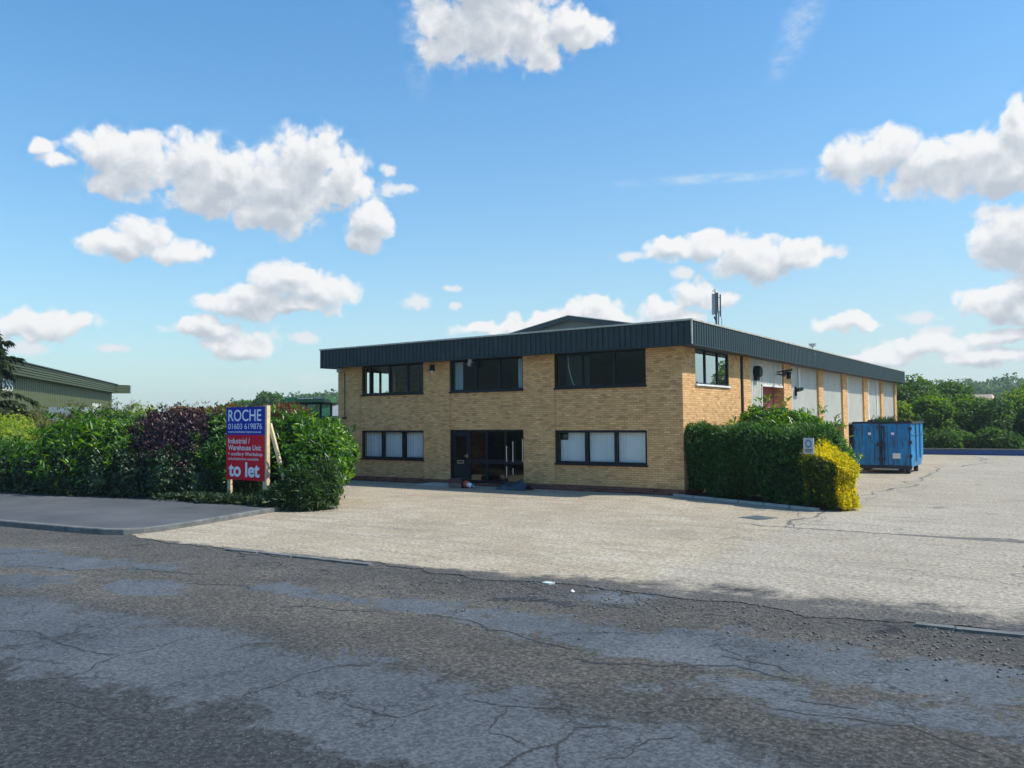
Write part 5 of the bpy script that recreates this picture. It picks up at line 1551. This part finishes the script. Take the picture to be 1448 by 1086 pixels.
world = bpy.data.worlds.new('World'); scene.world = world
world.use_nodes = True
nt = world.node_tree; nt.nodes.clear()
g = N(nt)
CL = [((-0.8404, 0.4568, 0.2915), 0.0516, 0.0367), ((-0.8276, 0.4858, 0.2813), 0.071, 0.0527), ((-0.7954, 0.5321, 0.2902), 0.0688, 0.0481), ((-0.7786, 0.5658, 0.2714), 0.0859, 0.0596), ((-0.7433, 0.6115, 0.2711), 0.0974, 0.0642), ((-0.7128, 0.633, 0.3021), 0.063, 0.055), ((-0.6939, 0.6636, 0.2796), 0.0481, 0.0516), ((-0.7928, 0.553, 0.2564), 0.0745, 0.0367), ((-0.7569, 0.6075, 0.2411), 0.0745, 0.0367), ((-0.6841, 0.6905, 0.235), 0.039, 0.0481), ((-0.6957, 0.6858, 0.2137), 0.0321, 0.0229), ((-0.8456, 0.4678, 0.257), 0.0286, 0.0252), ((-0.8399, 0.5014, 0.2077), 0.0481, 0.0321), ((-0.8581, 0.4756, 0.1938), 0.0481, 0.0229), ((-0.8221, 0.5357, 0.193), 0.0573, 0.0206), ((-0.7547, 0.6337, 0.1697), 0.063, 0.0321), ((-0.7336, 0.6616, 0.1552), 0.0573, 0.0321), ((-0.7839, 0.6043, 0.1422), 0.071, 0.0298), ((-0.8065, 0.5747, 0.1384), 0.0401, 0.0183), ((-0.8191, 0.5633, 0.1089), 0.0688, 0.0183), ((-0.798, 0.5956, 0.092), 0.063, 0.0298), ((-0.752, 0.6452, 0.1348), 0.0688, 0.016), ((-0.897, 0.4286, 0.1081), 0.0665, 0.0218), ((-0.9083, 0.4055, 0.1031), 0.0401, 0.0183), ((-0.8678, 0.4048, 0.2881), 0.0229, 0.016), ((-0.8647, 0.4213, 0.2733), 0.0298, 0.0149), ((-0.5631, 0.7002, 0.4389), 0.0665, 0.0527), ((-0.5292, 0.7211, 0.4472), 0.0802, 0.0642), ((-0.4962, 0.7502, 0.4371), 0.0573, 0.0481), ((-0.483, 0.7691, 0.4186), 0.0321, 0.0298), ((-0.4586, 0.7725, 0.4392), 0.0573, 0.0367), ((-0.4338, 0.7896, 0.434), 0.039, 0.0252), ((-0.5233, 0.7008, 0.4848), 0.1261, 0.0573), ((-0.1952, 0.9397, 0.2807), 0.0481, 0.0435), ((-0.1637, 0.9448, 0.2837), 0.0596, 0.039), ((-0.1244, 0.9559, 0.2659), 0.071, 0.0458), ((-0.084, 0.9603, 0.2661), 0.0688, 0.0481), ((-0.0513, 0.9657, 0.2547), 0.0745, 0.0504), ((-0.0321, 0.9609, 0.275), 0.0516, 0.0481), ((-0.0355, 0.9516, 0.3054), 0.0183, 0.0321), ((-0.0064, 0.9681, 0.2504), 0.0917, 0.0688), ((-0.0502, 0.982, 0.1823), 0.0596, 0.0481), ((-0.021, 0.9839, 0.1772), 0.0688, 0.0688), ((-0.3948, 0.8969, 0.1995), 0.0504, 0.0206), ((-0.353, 0.9137, 0.2012), 0.0481, 0.0252), ((-0.3076, 0.9333, 0.1853), 0.0733, 0.0435), ((-0.2628, 0.9466, 0.1868), 0.0481, 0.0275), ((-0.3687, 0.9174, 0.1495), 0.0435, 0.0252), ((-0.4106, 0.9026, 0.1295), 0.0401, 0.0229), ((-0.339, 0.9304, 0.1398), 0.0344, 0.0183), ((-0.4838, 0.8652, 0.1318), 0.0665, 0.0298), ((-0.5291, 0.84, 0.1199), 0.0745, 0.0229), ((-0.5835, 0.8045, 0.1112), 0.0688, 0.016), ((-0.4583, 0.8805, 0.1209), 0.0344, 0.0183), ((-0.3899, 0.9132, 0.1186), 0.0458, 0.016), ((-0.0634, 0.9908, 0.1198), 0.063, 0.0298), ((-0.0459, 0.9899, 0.1343), 0.0344, 0.0229), ((-0.2106, 0.9719, 0.1054), 0.0481, 0.0126), ((-0.1344, 0.988, 0.0755), 0.063, 0.016), ((-0.1836, 0.9809, 0.0644), 0.0688, 0.016), ((-0.0584, 0.9948, 0.0833), 0.0573, 0.0138), ((-0.0752, 0.9953, 0.0612), 0.0688, 0.016), ((-0.0236, 0.9941, 0.1063), 0.0573, 0.0344)]
WS = [((-0.2274, 0.8761, 0.4252), 0.0248, 0.0846, -28), ((-0.2495, 0.8853, 0.3924), 0.0158, 0.0339, -28), ((-0.3373, 0.8995, 0.2776), 0.1693, 0.0079, -1), ((-0.2855, 0.9173, 0.2775), 0.079, 0.0056, 0), ((-0.5941, 0.6698, 0.4454), 0.0226, 0.1016, 5), ((-0.1431, 0.9895, 0.0223), 0.2934, 0.0339, 0), ((-0.7607, 0.6476, 0.0438), 0.1354, 0.0203, 0), ((-0.8246, 0.5303, 0.1972), 0.0226, 0.009, 0)]
SM = [((-0.9087, 0.4095, 0.081), 0.0286, 0.0117), ((-0.6563, 0.7403, 0.1453), 0.026, 0.0143), ((-0.6189, 0.773, 0.1396), 0.0117, 0.0078), ((-0.6201, 0.7678, 0.1608), 0.0208, 0.0065), ((-0.7524, 0.651, 0.1008), 0.026, 0.0117), ((-0.6539, 0.7046, 0.2755), 0.0313, 0.013), ((-0.6558, 0.6947, 0.2954), 0.0156, 0.0104), ((-0.871, 0.4841, 0.0838), 0.0234, 0.0078), ((-0.0677, 0.975, 0.2116), 0.026, 0.0156), ((-0.224, 0.9567, 0.1861), 0.0286, 0.0117), ((-0.4345, 0.8792, 0.1956), 0.0234, 0.0104), ((-0.382, 0.9077, 0.1733), 0.0208, 0.0117), ((-0.1399, 0.9843, 0.1074), 0.0313, 0.0104), ((-0.1256, 0.988, 0.0904), 0.0313, 0.013)]
SKYS = .12                                   # strength of the sky
SKYTINT = (.80, 1.02, 1.12)
HAZE = (3.75, 4.5, 4.75)
CB = 5.6                                     # brightness of sunlit cloud
LA, LB = .50, .62
SHADE = [(0.0, (1, 1, 1)), (.15, (.985, .99, .99)), (.34, (.885, .90, .92)), (.6, (.72, .755, .80)), (1, (.56, .61, .68))]

def blob_chain(g, vec, items, rot=False):
    cur = None
    for it in items:
        d = Vector(it[0]); tx = Vector((d.y, -d.x, 0)).normalized(); ty = tx.cross(d).normalized()
        if ty.z < 0: ty = -ty
        if rot:
            a = R(it[3]); tx, ty = tx * math.cos(a) + ty * math.sin(a), -tx * math.sin(a) + ty * math.cos(a)
        m = Matrix((tx, ty, tx.cross(ty))).transposed()
        mp_ = g.n('ShaderNodeMapping', {'Vector': vec, 'Location': d, 'Rotation': m.to_euler(), 'Scale': (it[1], it[2], max(it[1], it[2]))}, vector_type='TEXTURE')
        gr = g.n('ShaderNodeTexGradient', {0: mp_.outputs[0]}, gradient_type='SPHERICAL').outputs['Fac']
        cur = gr if cur is None else g.math('MAXIMUM', cur, gr)
    return cur

sdir = Vector((.30, .21, .92))
VR = Vector((0.8208, 0.5709, 0.0))         # level direction to the right of the view

def density_group(name, blobs, fine):
    """cloud density seen in a direction: billows and fibres of noise round a set of cloud puffs"""
    grp = bpy.data.node_groups.new(name, 'ShaderNodeTree')
    grp.interface.new_socket('Vector', in_out='INPUT', socket_type='NodeSocketVector')
    grp.interface.new_socket('Density', in_out='OUTPUT', socket_type='NodeSocketFloat')
    gg = N(grp)
    gi = grp.nodes.new('NodeGroupInput'); go = grp.nodes.new('NodeGroupOutput')
    v = gi.outputs[0]
    w1 = gg.n('ShaderNodeTexNoise', {'Vector': v, 'Scale': 24.0, 'Detail': 2.0, 'Roughness': .55}).outputs['Color']
    w1 = gg.n('ShaderNodeVectorMath', {0: w1, 1: (.5, .5, .5)}, operation='SUBTRACT').outputs[0]
    w1 = gg.n('ShaderNodeVectorMath', {0: w1, 'Scale': .036}, operation='SCALE').outputs[0]
    vw = gg.n('ShaderNodeVectorMath', {0: v, 1: w1}, operation='ADD').outputs[0]
    bl_ = blob_chain(gg, vw, blobs)
    f1 = gg.noise(v, 28.0, 10 if fine else 5, .66, .3).outputs[0]
    f2 = gg.n('ShaderNodeTexVoronoi', {'Vector': vw, 'Scale': 42.0, 'Detail': 1.0 if fine else 0.0, 'Roughness': .5, 'Lacunarity': 2.3}, feature='F1').outputs['Distance']
    d_ = gg.math('ADD', bl_, gg.math('MULTIPLY', gg.math('SUBTRACT', f1, .5), 1.0))
    d_ = gg.math('ADD', d_, gg.math('MULTIPLY', gg.math('SUBTRACT', f2, .45), -.36))
    d_ = gg.math('SUBTRACT', d_, .08)
    d_ = gg.math('MULTIPLY', d_, gg.step(bl_, .0, .34))
    grp.links.new(d_, go.inputs[0])
    return grp

tc = g.n('ShaderNodeTexCoord').outputs['Generated']
sky = g.n('ShaderNodeTexSky', sky_type='NISHITA', sun_disc=False, sun_elevation=SUN_EL, sun_rotation=math.atan2(SUN_AZ.x, SUN_AZ.y), altitude=50, air_density=1.25, dust_density=1.0, ozone_density=3.0)
skyc = g.mix(1.0, sky.outputs[0], SKYTINT, 'MULTIPLY')
skyc = g.n('ShaderNodeHueSaturation', {'Saturation': 1.18, 'Color': skyc}).outputs[0]
# pale damp air low over the horizon, paler on the sunward side
zz = g.math('MAXIMUM', g.sep(tc)[2], 0.0)
east = g.n('ShaderNodeVectorMath', {0: tc, 1: VR}, operation='DOT_PRODUCT').outputs['Value']
hz = g.math('EXPONENT', g.math('MULTIPLY', zz, -5.6))
hz = g.math('MULTIPLY', hz, g.math('ADD', .82, g.math('MULTIPLY', east, .28)), clamp=True)
skyc = g.mix(hz, skyc, HAZE)
wisp = blob_chain(g, tc, WS, True)
wn = g.n('ShaderNodeTexNoise', {'Vector': g.n('ShaderNodeVectorMath', {0: tc, 1: (1.0, 1.0, 2.2)}, operation='MULTIPLY').outputs[0], 'Scale': 26.0, 'Detail': 7.0, 'Roughness': .65}).outputs[0]
wa = g.math('MULTIPLY', g.step(wisp, 0, .8), g.math('MULTIPLY', g.step(wn, .34, .75), .5))
small = blob_chain(g, tc, SM)
sn = g.n('ShaderNodeTexNoise', {'Vector': tc, 'Scale': 70.0, 'Detail': 6.0, 'Roughness': .6}).outputs[0]
wa = g.math('MAXIMUM', wa, g.math('MULTIPLY', g.step(g.math('ADD', small, g.math('MULTIPLY', g.math('SUBTRACT', sn, .5), 1.5)), .12, .75), g.step(small, 0, .2)))
skyw = g.mix(wa, skyc, (CB * .85, CB * .9, CB * .95))

puff = g.noise(tc, 44.0, 7, .62, .3).outputs[0]

def sky_closure(name, blobs):
    G0, G1 = density_group(name, blobs, True), density_group(name + '_light', blobs, False)
    def dens(gr_, off):
        vec = tc
        if off:
            vec = g.n('ShaderNodeVectorMath', {0: tc, 1: tuple(sdir * off)}, operation='ADD').outputs[0]
        nd = nt.nodes.new('ShaderNodeGroup'); nd.node_tree = gr_
        nt.links.new(vec, nd.inputs[0])
        return nd.outputs[0]
    D0, D1, D2 = dens(G0, 0), dens(G1, .012), dens(G1, .034)
    alpha = g.math('POWER', g.step(D0, -.03, .34), 1.0)
    lit = g.math('ADD', g.math('MULTIPLY', g.math('MAXIMUM', D1, 0.0), LA), g.math('MULTIPLY', g.math('MAXIMUM', D2, 0.0), LB))
    lit = g.math('ADD', lit, g.math('MULTIPLY', g.math('SUBTRACT', D1, D0), .6))
    lit = g.math('ADD', lit, g.math('MULTIPLY', g.math('SUBTRACT', puff, .5), .55))
    shade = g.ramp(lit, SHADE)
    cloudc = g.mix(1.0, shade, (CB, CB, CB), 'MULTIPLY')
    c = g.mix(g.math('MULTIPLY', alpha, .97), skyw, cloudc)
    return g.n('ShaderNodeBackground', {'Color': c, 'Strength': SKYS}).outputs[0]

# the clouds stand in three sectors of the sky, each evaluated only where it is looked at
side = g.n('ShaderNodeVectorMath', {0: tc, 1: VR}, operation='DOT_PRODUCT').outputs['Value']
cuts = (-.135, .25)
def sector(lo, hi):
    return [c_ for c_ in CL if lo - .02 < Vector(c_[0]).dot(VR) + c_[1] + .03 and Vector(c_[0]).dot(VR) - c_[1] - .03 < hi + .02]
S0, S1, S2 = sky_closure('clouds_west', sector(-9, cuts[0])), sky_closure('clouds_middle', sector(*cuts)), sky_closure('clouds_east', sector(cuts[1], 9))
m1 = g.n('ShaderNodeMixShader', {0: g.math('GREATER_THAN', side, cuts[0]), 1: S0, 2: S1}).outputs[0]
m2 = g.n('ShaderNodeMixShader', {0: g.math('GREATER_THAN', side, cuts[1]), 1: m1, 2: S2}).outputs[0]
plain = g.n('ShaderNodeBackground', {'Color': skyc, 'Strength': SKYS}).outputs[0]
fwd = g.n('ShaderNodeVectorMath', {0: tc, 1: Vector((-.57, .82, 0))}, operation='DOT_PRODUCT').outputs['Value']
seen = g.math('MULTIPLY', g.math('GREATER_THAN', fwd, .62), g.math('GREATER_THAN', g.sep(tc)[2], -.02))
g.n('ShaderNodeOutputWorld', {0: g.n('ShaderNodeMixShader', {0: seen, 1: plain, 2: m2}).outputs[0]})
world.cycles.sampling_method = 'MANUAL'
world.cycles.sample_map_resolution = 256

# damp summer air: pale even haze over the whole place, ending well below the clouds
m, hnt = newmat('pale_haze'); hg = N(hnt)
pv = hg.n('ShaderNodeVolumePrincipled', {'Color': (.80, .88, .95, 1), 'Density': .00042, 'Anisotropy': .35})
hg.n('ShaderNodeOutputMaterial').inputs['Volume']
mo = [n for n in hnt.nodes if n.type == 'OUTPUT_MATERIAL'][0]
hnt.links.new(pv.outputs[0], mo.inputs['Volume'])
hz_ = MB().box((-715, -715, -1.1), (715, 715, 24)).build('haze', m)
tag(hz_, 'thin pale haze that softens the distant wooded hills', 'haze', kind='stuff')

# ------------------------------------------------------------------ camera and view
(cr_, cu_, cb_, cp_), LENS = [[0.820931, 0.570947, -0.009582], [0.033272, -0.031074, 0.998963], [0.570057, -0.820399, -0.044507], [10.541447, -24.926879, 2.5]], 28.6379
cam = bpy.data.cameras.new('camera')
cam.sensor_width = 36; cam.lens = LENS; cam.clip_end = 4000; cam.clip_start = .1
co = link(bpy.data.objects.new('camera', cam))
mw = Matrix((cr_, cu_, cb_)).transposed().to_4x4()
mw.translation = cp_
co.matrix_world = mw
scene.camera = co
vs_ = scene.view_settings
vs_.view_transform = 'Standard'; vs_.look = 'None'; vs_.exposure = 0.5; vs_.gamma = 1.0
scene.cycles.max_bounces = 8
scene.cycles.volume_bounces = 0
scene.cycles.transparent_max_bounces = 12
scene.cycles.use_denoising = True
